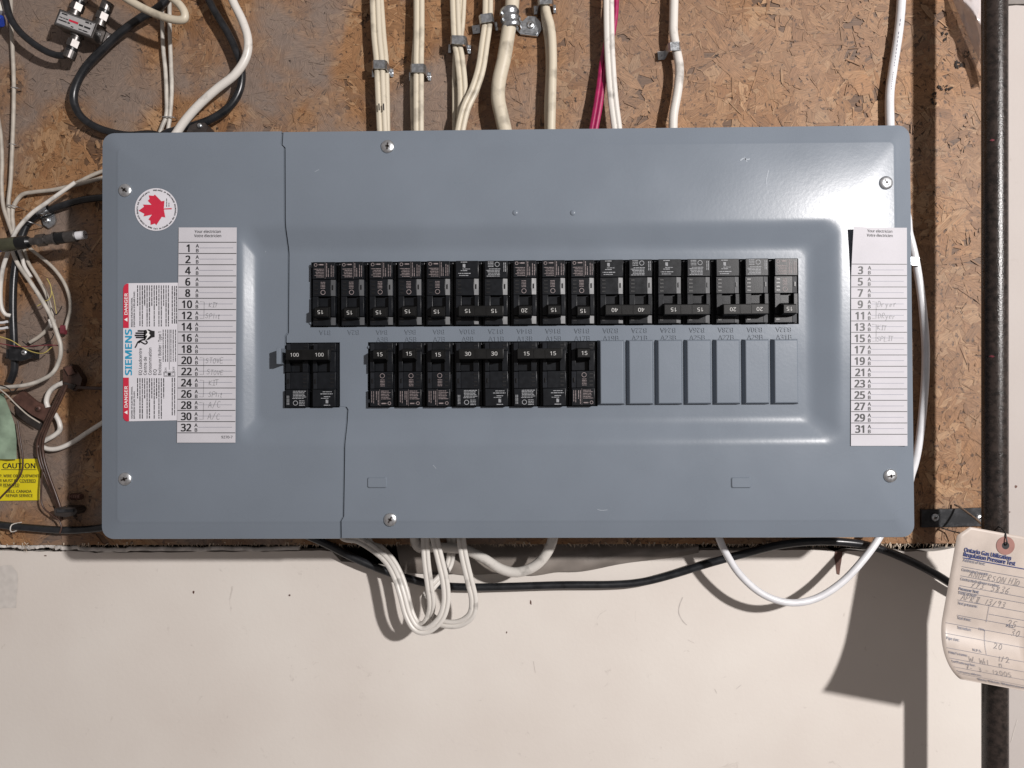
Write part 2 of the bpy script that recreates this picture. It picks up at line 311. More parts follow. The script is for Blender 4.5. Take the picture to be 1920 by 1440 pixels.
STROKES = {
 'K': [[(0, 1), (0, 0)], [(.55, 1), (.05, .45), (.55, 0)]], 'I': [[(.25, 1), (.25, 0)], [(0, 1), (.5, 1)], [(0, 0), (.5, 0)]], 'T': [[(0, 1), (.6, 1)], [(.3, 1), (.3, 0)]],
 'S': [[(.5, .9), (.25, 1), (.05, .8), (.2, .55), (.45, .4), (.45, .12), (.2, 0), (0, .12)]], 'P': [[(0, 0), (.05, 1), (.4, .95), (.5, .72), (.35, .5), (.05, .48)]],
 'L': [[(.05, 1), (0, 0), (.45, 0)]], 'O': [[(.25, 1), (.02, .6), (.1, .1), (.35, 0), (.55, .4), (.45, .9), (.25, 1)]], 'V': [[(0, 1), (.25, 0), (.5, 1)]],
 'E': [[(.5, 1), (0, 1), (0, 0), (.5, 0)], [(0, .5), (.4, .5)]], 'A': [[(0, 0), (.3, 1), (.55, 0)], [(.1, .38), (.48, .38)]], '/': [[(0, -.1), (.45, 1.1)]],
 'C': [[(.5, .85), (.25, 1), (.02, .6), (.1, .1), (.35, 0), (.52, .15)]], 'D': [[(.05, 0), (.08, 1), (.4, .85), (.5, .45), (.35, .08), (0, 0)]],
 'r': [[(0, .6), (.05, 0)], [(.05, .35), (.2, .6), (.35, .55)]], 'y': [[(0, .6), (.2, .1)], [(.42, .6), (.1, -.4)]], 'e': [[(.02, .32), (.38, .36), (.25, .62), (.05, .4), (.1, .05), (.38, .1)]],
 'i': [[(.1, .55), (.1, 0)]], 't': [[(.15, .9), (.15, 0), (.35, 0)], [(0, .6), (.35, .6)]], 'l': [[(.1, 1), (.1, 0)]], 'p': [[(.05, .6), (0, -.4)], [(.03, .5), (.3, .55), (.3, .1), (.03, .05)]],
 'N': [[(0, 0), (.05, 1), (.45, 0), (.55, 1)]], 'R': [[(0, 0), (.08, 1), (.42, .9), (.4, .6), (.05, .48), (.5, 0)]], 'H': [[(.05, 1), (0, 0)], [(.5, 1), (.45, 0)], [(.02, .5), (.48, .55)]],
 'n': [[(0, .6), (.02, 0)], [(.02, .4), (.2, .6), (.35, .5), (.38, 0)]], 'u': [[(0, .55), (.05, .05), (.25, .05), (.35, .55), (.4, 0)]], 'W': [[(0, .9), (.12, 0), (.32, .6), (.5, 0), (.75, 1)]],
 '0': [[(.25, 1), (.02, .6), (.1, .1), (.3, 0), (.48, .4), (.4, .9), (.2, 1)]], '1': [[(.2, 1), (.1, 0)]], '2': [[(.02, .75), (.2, 1), (.42, .8), (.3, .4), (0, 0), (.25, .08), (.55, 0)]],
 '3': [[(.05, .9), (.3, 1), (.42, .75), (.18, .52), (.42, .35), (.3, .02), (0, .08)]], '5': [[(.5, 1), (.12, .98), (.06, .55), (.35, .55), (.42, .2), (.2, 0), (0, .08)]],
 '6': [[(.4, 1), (.1, .6), (.02, .2), (.2, 0), (.4, .2), (.3, .45), (.05, .3)]], '7': [[(0, .95), (.5, 1), (.15, 0)], [(.1, .5), (.4, .5)]], '8': [[(.25, .5), (.05, .75), (.25, 1), (.42, .78), (.05, .25), (.2, 0), (.42, .2), (.25, .5)]],
 '9': [[(.42, .8), (.2, 1), (.04, .75), (.2, .55), (.42, .8), (.3, 0)]], '.': [[(.05, .05), (.12, .0)]], '-': [[(0, .4), (.35, .42)]], ' ': [],
}
def put_hand(mb, s, x, y, size, surf, rot=0., wd=.7, slant=.12, sp=.72):
    c, n = math.cos(math.radians(rot)), math.sin(math.radians(rot)); cx = 0
    for ch in s:
        k = size * random.uniform(.88, 1.1); dy = random.uniform(-.06, .06) * size
        for st in STROKES.get(ch, []):
            q = np.array([(cx + (a + slant * b) * k, b * k + dy) for a, b in st])
            if len(q) > 2: q = spline(q, 4)
            put_line(mb, [(x + a * c - b * n, y - (a * n + b * c)) for a, b in q], wd, surf)
        cx += size * (sp if ch not in 'il1.tI ' else sp * .62)

# ================================================================== THE SETTING
# strand board: backing slab + strands lying on it
zb = P(900, 1021)[2]; xr = P(1853, 600)[0]
slab = obj('strand_board_wall', MB().box(-.98, xr, .0012, .0125, zb, .62), M_osb, fix=True)
struct(slab)
def strands(n, seed, ymin, ymax, lens, wids):
    r = np.random.default_rng(seed); V = []; Fc = []; C = []; U = []
    x0, x1, z0, z1 = -.75, xr, zb, .56
    pal = np.array([1.0, .96, .88]) * np.array([[.275, .148, .074], [.298, .165, .085], [.252, .134, .066], [.315, .180, .096], [.285, .155, .079], [.235, .122, .060], [.345, .212, .122]])
    for i in range(n):
        cx, cz = r.uniform(x0, x1), r.uniform(z0, z1); L = np.exp(r.normal(math.log(lens), .45)); W = np.exp(r.normal(math.log(wids), .5)); a = r.uniform(0, PI)
        if -.345 < cx < .30 and -.10 < cz < .19: continue
        ca, sa = math.cos(a), math.sin(a); y = r.uniform(ymin, ymax); tl = r.normal(0, .0035); tw = r.normal(0, .009)
        us = np.array([-.5, -.33, -.05, .3, .5, .36, .02, -.3]) * L; ws = np.array([r.uniform(-.3, .3), -.5, -.5 + r.uniform(-.1, .15), -.5, r.uniform(-.3, .3), .5, .5 + r.uniform(-.15, .1), .5]) * W
        us = us + r.normal(0, .05, 8) * L; ws = ws + r.normal(0, .07, 8) * W
        X = np.clip(cx + us * ca - ws * sa, x0, x1 - .0003); Z = np.maximum(cz + us * sa + ws * ca, z0 + .0002); Y = y + us * tl + ws * tw
        b = len(V); V += list(zip(X, Y, Z)); Fc.append(tuple(range(b, b + 8)))
        c = pal[r.integers(len(pal))] * r.uniform(.80, 1.05)
        C.append(c); uo = r.uniform(0, 50, 2); U += [(u + uo[0], w_ + uo[1]) for u, w_ in zip(us, ws)]
    return V, Fc, C, U
V, Fc, C, U = [], [], [], []
for args in ((6300, 1, .0002, .0008, .034, .012), (4600, 2, -.0001, .0004, .020, .0060), (7800, 3, -.0003, .0001, .008, .0016), (1200, 4, -.0006, -.0002, .011, .0010)):
    v_, f_, c_, u_ = strands(*args); b = len(V); V += v_; Fc += [tuple(i + b for i in q) for q in f_]; C += c_; U += u_
me = bpy.data.meshes.new('wood_strands'); me.from_pydata([(a - ORG[slab.name][0], b - ORG[slab.name][1], c - ORG[slab.name][2]) for a, b, c in V], [], Fc)
uvl = me.uv_layers.new(name='grain'); ca = me.attributes.new('fcol', 'FLOAT_COLOR', 'FACE')
uvl.data.foreach_set('uv', np.array([U[l.vertex_index] for l in me.loops], float).ravel())
ca.data.foreach_set('color', np.array([(*np.clip(c, 0, 1), 1) for c in C], float).ravel())
me.materials.append(M_osb); so = bpy.data.objects.new('wood_strands', me); COL.objects.link(so); so.parent = slab; struct(so, 'stuff')
# slab needs the same attributes so its cut edges show wood
me = slab.data; ca = me.attributes.new('fcol', 'FLOAT_COLOR', 'FACE'); ca.data.foreach_set('color', np.tile([.12, .065, .035, 1.], len(me.polygons))); uvl = me.uv_layers.new(name='grain')
for l_ in me.loops: q = me.vertices[l_.vertex_index].co; uvl.data[l_.index].uv = (q.x * .3, q.z + q.y)
# torn fibres hanging along the board's lower edge
mb = MB(); r = np.random.default_rng(5)
for i in range(900):
    px = r.uniform(-40, 1845); a = P(px, 1021 + r.uniform(-3, 1), r.uniform(-.010, .001)); L = r.uniform(.001, .0045) * (2.0 if (1650 < px < 1760 or px < 130) and r.random() < .5 else 1); wd = r.uniform(.0003, .001); s = r.normal(0, .6)
    mb.add([a + (-wd, 0, .001), a + (wd, 0, .001), a + (s * L, r.uniform(-.001, .001), -L)], [(0, 1, 2)])
struct(obj('torn_fibres', mb, M_splint, slab, fix=False), 'stuff')

# drywall behind/below with a broken upper edge and a hole
top = [(-900, 1034), (40, 1033), (75, 1035), (118, 1033), (180, 1036), (330, 1035), (480, 1034), (600, 1032), (622, 1034), (632, 1045), (640, 1052), (668, 1056), (694, 1060), (730, 1068), (800, 1078), (930, 1074), (1072, 1071), (1090, 1062), (1140, 1050), (1162, 1044), (1230, 1034), (1330, 1032), (1440, 1031), (1560, 1032), (1572, 1038), (1590, 1033), (1700, 1034), (1765, 1033), (1800, 1024), (1832, 1023), (1862, 1020), (1862, 1800), (-900, 1800)]
def jag(pts, amp, step=14):
    out = []
    for i in range(len(pts)):
        a, b = np.array(pts[i], float), np.array(pts[(i + 1) % len(pts)], float); n = max(1, int(np.linalg.norm(b - a) / step)) if max(a[1], b[1]) < 1200 else 1
        for k in range(n): out.append(tuple(a + (b - a) * k / n + (random.uniform(-amp, amp) if n > 1 else 0, random.uniform(-amp, amp) if n > 1 else 0)))
    return out
poly = [P(a, b, -.009)[[0, 2]] for a, b in jag(top, 1.1)]
dry = obj('drywall', MB().prism([tuple(q) for q in poly], .009, .021), M_dry); struct(dry)
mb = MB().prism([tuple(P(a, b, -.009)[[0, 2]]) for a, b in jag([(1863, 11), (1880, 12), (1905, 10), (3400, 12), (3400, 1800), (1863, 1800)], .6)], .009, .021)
M_dry2 = M_dry.copy(); M_dry2.name = 'light_toned_down_drywall'  # right strip: drywall colour lowered to offset the lamp's brightness there
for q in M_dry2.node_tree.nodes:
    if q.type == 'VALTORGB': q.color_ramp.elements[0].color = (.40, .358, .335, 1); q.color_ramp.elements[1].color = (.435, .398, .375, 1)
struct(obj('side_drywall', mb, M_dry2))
mb = MB()
for px, py, rx, rz in ((363, 1110, 3, 4), (543, 1116, 3, 3), (995, 1130, 2.6, 7), (950, 1186, 2, 3),  (1837, 1275, 5, 2.5), (1905, 912, 4, 4), (1893, 960, 3, 2), (85, 1042, 4, 2)):
    n = 9; put_poly(mb, [(px + rx * math.cos(k * 2 * PI / n) * random.uniform(.4, .8), py + rz * math.sin(k * 2 * PI / n) * random.uniform(.4, .9)) for k in range(n)], lambda a, b: P(a, b, -.0087))
struct(obj('chip', mb, M_rust, dry, fix=False), 'stuff')
mb = MB(); put_poly(mb, [(1566, 1034), (1580, 1034), (1578, 1050), (1576, 1062), (1574, 1078), (1569, 1076), (1567, 1060), (1564, 1046)], lambda a, b: P(a, b, -.0085)); obj('drip_stain', mb, M_rust, dry, fix=False)
mb = MB(); put_poly(mb, jag([(-60, 1062), (22, 1060), (34, 1074), (30, 1140), (-60, 1144)], 1.2, 10), lambda a, b: P(a, b, -.0084)); obj('filler_patch', mb, mat('grey_filler', (.55, .515, .48), .8, var=.08), dry, fix=False)
M_smear = mat('grey_wall_smear', (.47, .43, .40), .8, var=.15, vs_=200)
for pts, wd in (([(1280, 1120), (1274, 1136), (1273, 1150), (1280, 1164), (1288, 1172)], 1.8), ([(1290, 1200), (1302, 1206)], .7), ([(1380, 1292), (1390, 1284)], 1.0), ([(1896, 1392), (1904, 1362), (1908, 1350)], 1.8), ([(1000, 1240), (1004, 1262)], .8), ([(1340, 1292), (1344, 1300)], .9)):
    mb = MB(); put_line(mb, spline(pts, 5), wd, lambda a, b: P(a, b, -.00875)); obj('scuff', mb, M_smear, dry, fix=False)
cav = obj('wall_cavity', MB().box(-.9, 1.35, .07, .08, -.65, .70), M_cavity); struct(cav)
hd = obj('door_header_board', MB().box(P(1880, 0, -.008)[0], 1.3, .0075, .02, P(1900, 10, -.009)[2] + .0006, .62, .0008), mat('grey_brown_board', (.19, .17, .155), .7, var=.1), None); tag(hd, 'grey brown board above the white wall in the top right corner', 'board')
# plaster bead left along the joint
mb = MB()
pts = spline([P(a, b, -.004) for a, b in ((-60, 1024), (20, 1022), (50, 1026), (90, 1023), (125, 1027), (200, 1030), (330, 1029), (560, 1028))], 12); pts += rng.normal(0, .0006, pts.shape); mb.sweep(pts, [(a * random.uniform(.7, 1.2), b) for a, b in prof_round(.0026, 8)])
tag(obj('plaster_bead', mb, M_plaster, smooth=50), 'ragged grey white plaster bead under the strand board at left', 'plaster')
# dusty vapour sheet sagging out of the hole
mb = MB(); nx, nz = 40, 8; tops = spline([(742, 1018), (860, 1016), (1000, 1016), (1180, 1014), (1310, 1014)], 10); bots = spline([(752, 1072), (860, 1076), (1000, 1077), (1110, 1067), (1310, 1036)], 10)
for i in range(len(tops)):
    for j in range(nz):
        t = j / (nz - 1); q = tops[i] * (1 - t) + bots[i] * t; hh = -.012 + .0085 * math.sin(t * PI * .75) + .0012 * math.sin(i * .9 + j * 1.3) * t + rng.normal(0, .0004)
        mb.v.append(tuple(P(q[0], q[1] + 2 * math.sin(i * .7) * t, hh)))
mb.f = [(i * nz + j, (i + 1) * nz + j, (i + 1) * nz + j + 1, i * nz + j + 1) for i in range(len(tops) - 1) for j in range(nz - 1)]
tag(obj('vapour_sheet', mb, M_poly, smooth=60, fix=False), 'dusty grey plastic sheet sagging from the wall gap below the panel', 'plastic sheet')

# ================================================================== ELECTRICAL PANEL
T = .105; RD = .007; TP = T - RD                # cover face and sunk platform, metres in front of the board
X0, X1, Z0, Z1 = -.36935, .33434, -.12589, .22985
panel = thing('electrical_panel', 'large blue grey steel breaker panel screwed to the strand board wall', 'electrical panel', ((X0 + X1) / 2, 0, Z0))
def rrect(x0, x1, z0, z1, r, nc=6, ns=4):
    pts = []
    cs = ((x1 - r, z1 - r, 0), (x0 + r, z1 - r, 90), (x0 + r, z0 + r, 180), (x1 - r, z0 + r, 270))
    for q, (cx, cz, a0) in enumerate(cs):
        arc = [(cx + r * math.cos(math.radians(a0 + 90 * k / nc)), cz + r * math.sin(math.radians(a0 + 90 * k / nc))) for k in range(nc + 1)]
        pts += arc; nx_, nz_, b0 = cs[(q + 1) % 4]; e = (nx_ + r * math.cos(math.radians(b0)), nz_ + r * math.sin(math.radians(b0)))
        pts += [(arc[-1][0] + (e[0] - arc[-1][0]) * k / ns, arc[-1][1] + (e[1] - arc[-1][1]) * k / ns) for k in range(1, ns)]
    return pts
def fil(k, e=.30):       # ramp 0..1 with rounded ends
    n = 1 / (1 - e)
    if k < e: return n * k * k / (2 * e)
    if k > 1 - e: return 1 - n * (1 - k) ** 2 / (2 * e)
    return n * (k - e / 2)
rings = []; IN = .0158; DR = .0031
rings.append((rrect(X0, X1, Z0, Z1, .0105), T - .020)); rings.append((rrect(X0, X1, Z0, Z1, .0105), T - DR - .0012))
for k in (0, .15, .5, .8, .88, .94, 1.0):
    i = .0004 + IN * k; rings.append((rrect(X0 + i, X1 - i, Z0 + i, Z1 - i, max(.0105 - i * .4, .004)), T - DR * (1 - (k if k < .8 else .8 + .2 * fil((k - .8) / .2, .5)))))
RO = [P(445, 620, T)[0], P(1581, 620, T)[0], P(1000, 838, T)[2], P(1000, 411, T)[2]]
RI = [P(491, 620, TP)[0], P(1509, 620, TP)[0], P(1000, 781, TP)[2], P(1000, 475, TP)[2]]
for k in np.linspace(0, 1, 15):
    R4 = [a + (b - a) * k for a, b in zip(RO, RI)]; rings.append((rrect(*R4[:2], *R4[2:], .013 - .005 * k), T - RD * fil(k)))
mb = MB(); n = len(rings[0][0])
for pts, h in rings: mb.v += [(x, -h, z) for x, z in pts]
mb.f = [(j * n + k, j * n + (k + 1) % n, (j + 1) * n + (k + 1) % n, (j + 1) * n + k) for j in range(len(rings) - 1) for k in range(n)]
mb.f.append(tuple(range((len(rings) - 1) * n, len(rings) * n)))
cme = bpy.data.meshes.new('cover'); cme.from_pydata(mb.v, [], mb.f)
bm = bmesh.new(); bm.from_mesh(cme); bmesh.ops.recalc_face_normals(bm, faces=bm.faces[:])
if max(bm.faces, key=lambda f: f.calc_area()).normal.y > 0: bmesh.ops.reverse_faces(bm, faces=bm.faces[:])
bm.to_mesh(cme); bm.free()
# breaker grid on the platform
PITCH_ = (P(1470, 620, TP)[0] - P(664, 625, TP)[0]) / 15; XB = P(664, 625, TP)[0] - PITCH_          # centre of slot 1 (embossed B1A)
ZT = (P(664, 551.5, TP)[2] + P(1470, 547, TP)[2]) / 2; ZBm = (P(718, 702, TP)[2] + P(1090, 701, TP)[2]) / 2; HB = .0565
def slotx(i): return XB + i * PITCH_
XM = P(586, 700, TP)[0]; MW = .0475                        # main breaker, two poles
cut = MB()
cut.box(slotx(0) - PITCH_ / 2 - .0004, slotx(16) + PITCH_ / 2 + .0004, -.2, -.02, ZT - HB / 2 - .0003, ZT + HB / 2 + .0003)
cut.box(slotx(2) - PITCH_ / 2 - .0004, slotx(9) + PITCH_ / 2 + .0004, -.2, -.02, ZBm - HB / 2 - .0003, ZBm + HB / 2 + .0003)
cut.box(XM - MW / 2 - .0004, XM + MW / 2 + .0004, -.2, -.02, ZBm - HB / 2 - .0003, ZBm + HB / 2 + .0003)
seam_px = [(528, 225, T), (528, 271, T), (534, 277, T), (534.5, 411, T), (541.5, 475, TP), (540.5, 624, TP), (536, 630, TP), (536, 641, TP), (545, 660, TP), (545, 750, TP), (634, 757, TP), (636, 762, TP), (649, 763, TP), (652, 768, TP), (651, 781, TP), (646, 838, T), (644, 968, T), (639, 977, T), (637, 1030, T)]
seam = [P(a, b, h)[[0, 2]] for a, b, h in seam_px]
def left_prism(d):
    p = [(a + d, b) for a, b in seam]; return MB().prism([(X0 - .1, p[0][1])] + p + [(X0 - .1, p[-1][1])], -.3, .1)
def boolean(base, ops):
    o = bpy.data.objects.new('tmp', base); COL.objects.link(o); tmp = []
    s = o.modifiers.new('s', 'SOLIDIFY'); s.thickness = .0012; s.offset = -1
    for kind, mb_ in ops:
        q = bpy.data.objects.new('tmpo', mesh_of(mb_, 'tmpo')); COL.objects.link(q); tmp.append(q)
        b = o.modifiers.new('b', 'BOOLEAN'); b.operation = kind; b.object = q; b.solver = 'EXACT'
    dg = bpy.context.evaluated_depsgraph_get(); me = bpy.data.meshes.new_from_object(o.evaluated_get(dg))
    for q in tmp + [o]: bpy.data.objects.remove(q)
    return me
def finish(me, name, dy=0.):
    me.transform(Matrix.Translation(Vector((0, dy, 0)) - Vector(ORG[panel.name]))); me.materials.clear(); me.materials.append(M_panel)
    for p in me.polygons: p.use_smooth = p.area < .004; p.material_index = 0
    me.set_sharp_from_angle(angle=math.radians(32)); me.name = name
    o = bpy.data.objects.new(name, me); COL.objects.link(o); o.parent = panel; ORG[o.name] = ORG[panel.name]; return o
cutc = MB(); cutc.v, cutc.f = list(cut.v), list(cut.f); cutd = MB(); cutd.v, cutd.f = list(cut.v), list(cut.f)
cover = finish(boolean(cme, [('DIFFERENCE', cut), ('DIFFERENCE', left_prism(.0006))]), 'front_cover')
trim = finish(boolean(cme, [('DIFFERENCE', cutc), ('INTERSECT', left_prism(-.0006))]), 'end_trim', -.0018)
lip = finish(boolean(cme, [('INTERSECT', left_prism(.006)), ('DIFFERENCE', left_prism(-.006)), ('DIFFERENCE', cutd)]), 'seam_lip', .0016)
# box behind
mb = MB(); bx0, bx1, bz0, bz1, tk = X0 + .010, X1 - .010, Z0 + .010, Z1 - .010, .0015; yf = -(T - .021)
mb.box(bx0, bx1, -.0035, -.002, bz0, bz1); mb.box(bx0, bx0 + tk, yf, -.0036, bz0, bz1); mb.box(bx1 - tk, bx1, yf, -.0036, bz0, bz1)
mb.box(bx0 + tk, bx1 - tk, yf, -.0036, bz0, bz0 + tk); mb.box(bx0 + tk, bx1 - tk, yf, -.0036, bz1 - tk, bz1)
obj('enclosure_box', mb, M_panel, panel)
obj('light_stop_plate', MB().box(RI[0] - .004, RI[1] + .002, -.058, -.052, RI[2], RI[3]), M_black, panel)  # unseen dark plate, added to stop light leaking in behind the breakers
# filler plates over the unused places
fm = None
for i in range(10, 17):
    mb = MB(); x = slotx(i); w2 = PITCH_ / 2 - .0006; z0, z1 = ZBm - HB / 2 + .001, ZBm + HB / 2 + .0008; yb = -(TP + .0001); yt = -(TP + .0052)
    secs = [(yb, w2, 0), (yt + .0009, w2 - .0017, .0008), (yt + .0002, w2 - .0021, .0012), (yt, w2 - .0027, .0018)]
    for y, ww, dz in secs: mb.v += [(x - ww, y, z0 + dz), (x + ww * .985, y, z0 + dz), (x + ww * .985, y, z1 - dz), (x - ww, y, z1 - dz)]
    for j in range(3): mb.f += [(j * 4 + k, j * 4 + (k + 1) % 4, j * 4 + 4 + (k + 1) % 4, j * 4 + 4 + k) for k in range(4)]
    mb.f += [(12, 13, 14, 15), (3, 2, 1, 0)]
    obj('filler_plate', mb, M_panel, panel, smooth=25)
# embossed slot numbers
def emboss(s, x, z, size, flip):
    v, f = glyphs(s); v = v * size * 1.1; v[:, 0] -= (v[:, 0].min() + v[:, 0].max()) / 2; v[:, 1] -= .36 * size
    if flip: v = -v
    mb = MB(); y0, y1 = -(TP - .0002), -(TP + .00060); n = len(v)
    mb.v = [(x + a, y1, z + b) for a, b in v] + [(x + a * 1.03, y0, z + b * 1.08) for a, b in v]; mb.f = [tuple(q) for q in f]
    edges = {}
    for q in f:
        for k in range(len(q)): edges[(q[k], q[(k + 1) % len(q)])] = 1
    for a, b in edges:
        if (b, a) not in edges: mb.f.append((b, a, a + n, b + n))
    obj('embossed_number', mb, M_panel, panel)
zt_ = P(1100, 621, TP)[2]; zl_ = P(1100, 633.5, TP)[2]; es = .0064
for i in range(17): emboss('B%dA' % (1 if i == 0 else 2 * i), slotx(i) - .0005, zt_, es, True)
for i in range(2, 17): emboss('A%dB' % (2 * i - 1), slotx(i), zl_, es, False)
# screws
def screw(px, py, h, r, parent, ang=20., m_=M_zinc, name='screw', slot=True):
    c = P(px, py, h); mb = MB(); mb.lathe(c, (0, -1, 0), [(0, r), (.0006, r), (.0011, r * .93), (.0017, r * .75), (.0021, r * .45), (.0022, r * .12)], 28)
    o = obj(name, mb, m_, parent, smooth=40)
    if slot:
        mb = MB()
        for da in (0, 90):
            a = math.radians(ang + da); d = np.array([math.cos(a), 0, math.sin(a)]); q = np.array([-d[2], 0, d[0]]); L = r * (.85 if da == 0 else .5); w_ = r * .12; c2 = c + (0, -.00235, 0)
            mb.add([c2 + d * L * e + q * w_ * g - np.array([0, 0, 0]) + (0, .0008 * (abs(e) > .5) * 0, 0) for e, g in ((-.6, -1), (.6, -1), (.6, 1), (-.6, 1))], [(0, 1, 2, 3)])
        obj('drive_recess', mb, M_dark, o, fix=False)
    return o
for px, py, a in ((727, 275, 85), (732, 974, 60), (1661, 343, -55), (1669, 892, 10)): screw(px, py, T, .0058, panel, a)
for px, py, a in ((235, 357, -40), (235, 898, 20)): screw(px, py, T + .0018, .0058, panel, a)
# pressed dimples and knock-out tabs
for px in (966, 1074):
    mb = MB(); mb.lathe(P(px, 399, T - .0001), (0, -1, 0), [(0, .0026), (.0006, .0022), (.0009, .0010), (.0009, .0003)], 20); obj('pressed_dimple', mb, M_panel, panel, smooth=60)
for px in (707, 1389):
    c = P(px, 905, T); mb = MB(); q = rrect(c[0] - .0087, c[0] + .0087, c[2] - .0048, c[2] + .0048, .0016, 4, 1); q2 = rrect(c[0] - .0076, c[0] + .0080, c[2] - .0037, c[2] + .0040, .0012, 4, 1); n = len(q)
    mb.v = [(x, -T + .0001, z) for x, z in q] + [(x, -T - .0011, z) for x, z in q2]; mb.f = [(k, (k + 1) % n, n + (k + 1) % n, n + k) for k in range(n)] + [tuple(range(n, 2 * n))]
    obj('knockout_tab', mb, M_panel, panel, smooth=35)
# latch tab of the main breaker: bent plate with a hole
c = P(531, 668, TP); mb = MB(); mb.box(c[0] - .0012, c[0] + .0026, -(TP + .0150), -TP, c[2] - .0075, c[2] + .0065, .0006); mb.box(c[0] - .0016, c[0] - .0012, -(TP + .0085), -(TP + .0005), c[2] - .0075, c[2] - .004)
obj('latch_tab', mb, M_panel, panel, smooth=35)
for px, py in ((583, 500), (583, 606), (692, 651), (692, 752)):
    mb = MB(); mb.lathe(P(px, py, TP - .0001), (0, -1, 0), [(0, .0016), (.0011, .0013), (.0015, .0006)], 12); obj('rivet', mb, M_panel, panel, smooth=60)

# scuffs and flecks in the paint
M_scuff = mat('pale_paint_scuff', (.27, .30, .34), .6, var=.12, vs_=900)
for pts, wd in (([(1388, 301), (1394, 297), (1400, 299), (1406, 298)], 2.4), ([(1396, 294), (1399, 301), (1401, 304)], 1.4), ([(1441, 319), (1439, 328), (1437, 338), (1437, 346)], 2.0), ([(497, 473), (503, 466), (511, 468)], .9), ([(590, 322), (598, 318)], 1.0), ([(1120, 955), (1128, 957), (1139, 956)], 1.0), ([(812, 872), (818, 879)], 1.0), ([(1648, 700), (1650, 706)], 1.2)):
    mb = MB(); put_line(mb, spline(pts, 4), wd, lambda a, b: P(a, b, (T if not 489 < a < 515 else TP + .002) + .00012)); obj('paint_scuff', mb, M_scuff, panel, fix=False)

# ------------------------------------------------------------------ paper labels on the cover
def S0(lift): return lambda a, b: P(a, b, T + lift)
SL, SP = S0(.00230), S0(.00250)
# danger label
lab = obj('warning_label', (lambda mb: (put_poly(mb, [(241, 531), (333, 530), (336, 533), (336, 788), (238, 790), (234, 788), (231, 783), (231, 541), (233, 535), (237, 532)], SL), mb)[1])(MB()), M_paper, panel, fix=False)
lab['label'] = 'white bilingual danger sticker with red bands'
mb = MB(); put_poly(mb, [(237, 532), (241, 531.5), (241.5, 615), (231, 615), (231, 541), (233, 535)], SP); put_poly(mb, [(231, 708), (241.5, 708), (242, 789.5), (238, 790), (234, 788), (231, 783)], SP); obj('red_band', mb, M_red, lab, fix=False)
S2 = S0(.00270); mb = MB()
for y in (602, 776):
    put_text(mb, 'DANGER', 239, y - 12, 7.8, S2, 90, .02, width=40 if y == 602 else 40); put_poly(mb, [(239, y + 1), (239, y - 6.5), (232.8, y - 2.8)], S2)
obj('white_lettering', mb, M_white, lab, fix=False)
mb = MB(); put_text(mb, 'SIEMENS', 247, 703, 17, SP, 90, .035, width=85); obj('blue_lettering', mb, M_cyan, lab, fix=False)
mb = MB()
for i, s in enumerate(('EQ Loadcentre', 'Centre de', 'Consommation', 'EQ', 'Enclosure / Boîtier : Type 1')): put_text(mb, s, 266 + 9.1 * i, 703, 8.0, SP, 90, .004, width=(50, 34, 51, 10.5, 81)[i])
put_text(mb, "RISQUE D'ÉLECTROCUTION,", 248.5, 613, 3.4, SP, 90, .03, width=55); put_text(mb, "D'EXPLOSION OU D'ÉCLAIR D'ARC.", 253, 613, 3.4, SP, 90, .03, width=67)
put_text(mb, 'HAZARD OF ELECTRIC SHOCK,', 248.5, 785, 3.4, SP, 90, .03, width=60); put_text(mb, 'EXPLOSION OR ARC FLASH.', 253, 785, 3.4, SP, 90, .03, width=52)
put_text(mb, 'ON', 312.5, 697, 5, SP, 90, width=7.5); put_text(mb, 'OFF', 327.5, 697, 5, SP, 90, width=9.5)
random.seed(3)
for x in np.arange(258, 316, 4.45): micro(mb, 535, 612, x, 1.8, SP, True, 1 if int(x * 7) % 3 else .5)
for x in (323, 327.5, 331): micro(mb, 536, 612, x, 1.8, SP, True)
for x in np.arange(258, 308, 4.45): micro(mb, 709, 785, x, 1.8, SP, True, 1 if int(x * 7) % 3 else .5)
for x in (323, 327.5): micro(mb, 708, 784, x, 1.8, SP, True)
for x in (306, 310.5, 314.5, 320.5, 324.8, 329.2): micro(mb, 618, 683, x, 1.5, SP, True)
put_line(mb, [(317.4, 618), (317.4, 693)], .7, SP); put_line(mb, [(307, 697.5), (328.5, 697.5), (328.5, 705.5), (307, 705.5), (307, 697.5)], .8, SP)
put_poly(mb, [(314.8, 699), (320.4, 699), (320.4, 704.4), (314.8, 704.4)], SP)
for x in (308.6, 322.5): put_line(mb, [(x, 699), (x + 4.6, 699), (x + 4.6, 704.2), (x, 704.2), (x, 699)], .6, SP)
# shock hand symbol
put_poly(mb, [(270, 619), (279, 617.5), (285, 620), (290, 620.5), (290, 632), (284.5, 633), (279, 637), (273, 637), (269, 634)], SP)
for y, x in ((620.5, 258), (624.6, 254), (628.8, 252.5), (632.6, 254.5)): put_line(mb, [(272, y + .3), (x, y)], 3.0, SP)
put_line(mb, spline([(276, 636), (268, 637), (262, 639.5), (260.5, 643.5)], 4), 3.2, SP); put_line(mb, spline([(272, 638), (276, 642), (272, 645), (264, 641), (259, 641), (255, 649), (253, 652)], 5), 2.6, SP)
obj('black_lettering', mb, M_ink, lab, fix=False)
mb = MB(); put_poly(mb, [(274, 617), (281, 622.5), (278.5, 624), (282, 628.5), (271.5, 640), (276.5, 629), (272.5, 629), (276.5, 623.4)], S2); obj('lightning_bolt', mb, M_white, lab, fix=False)
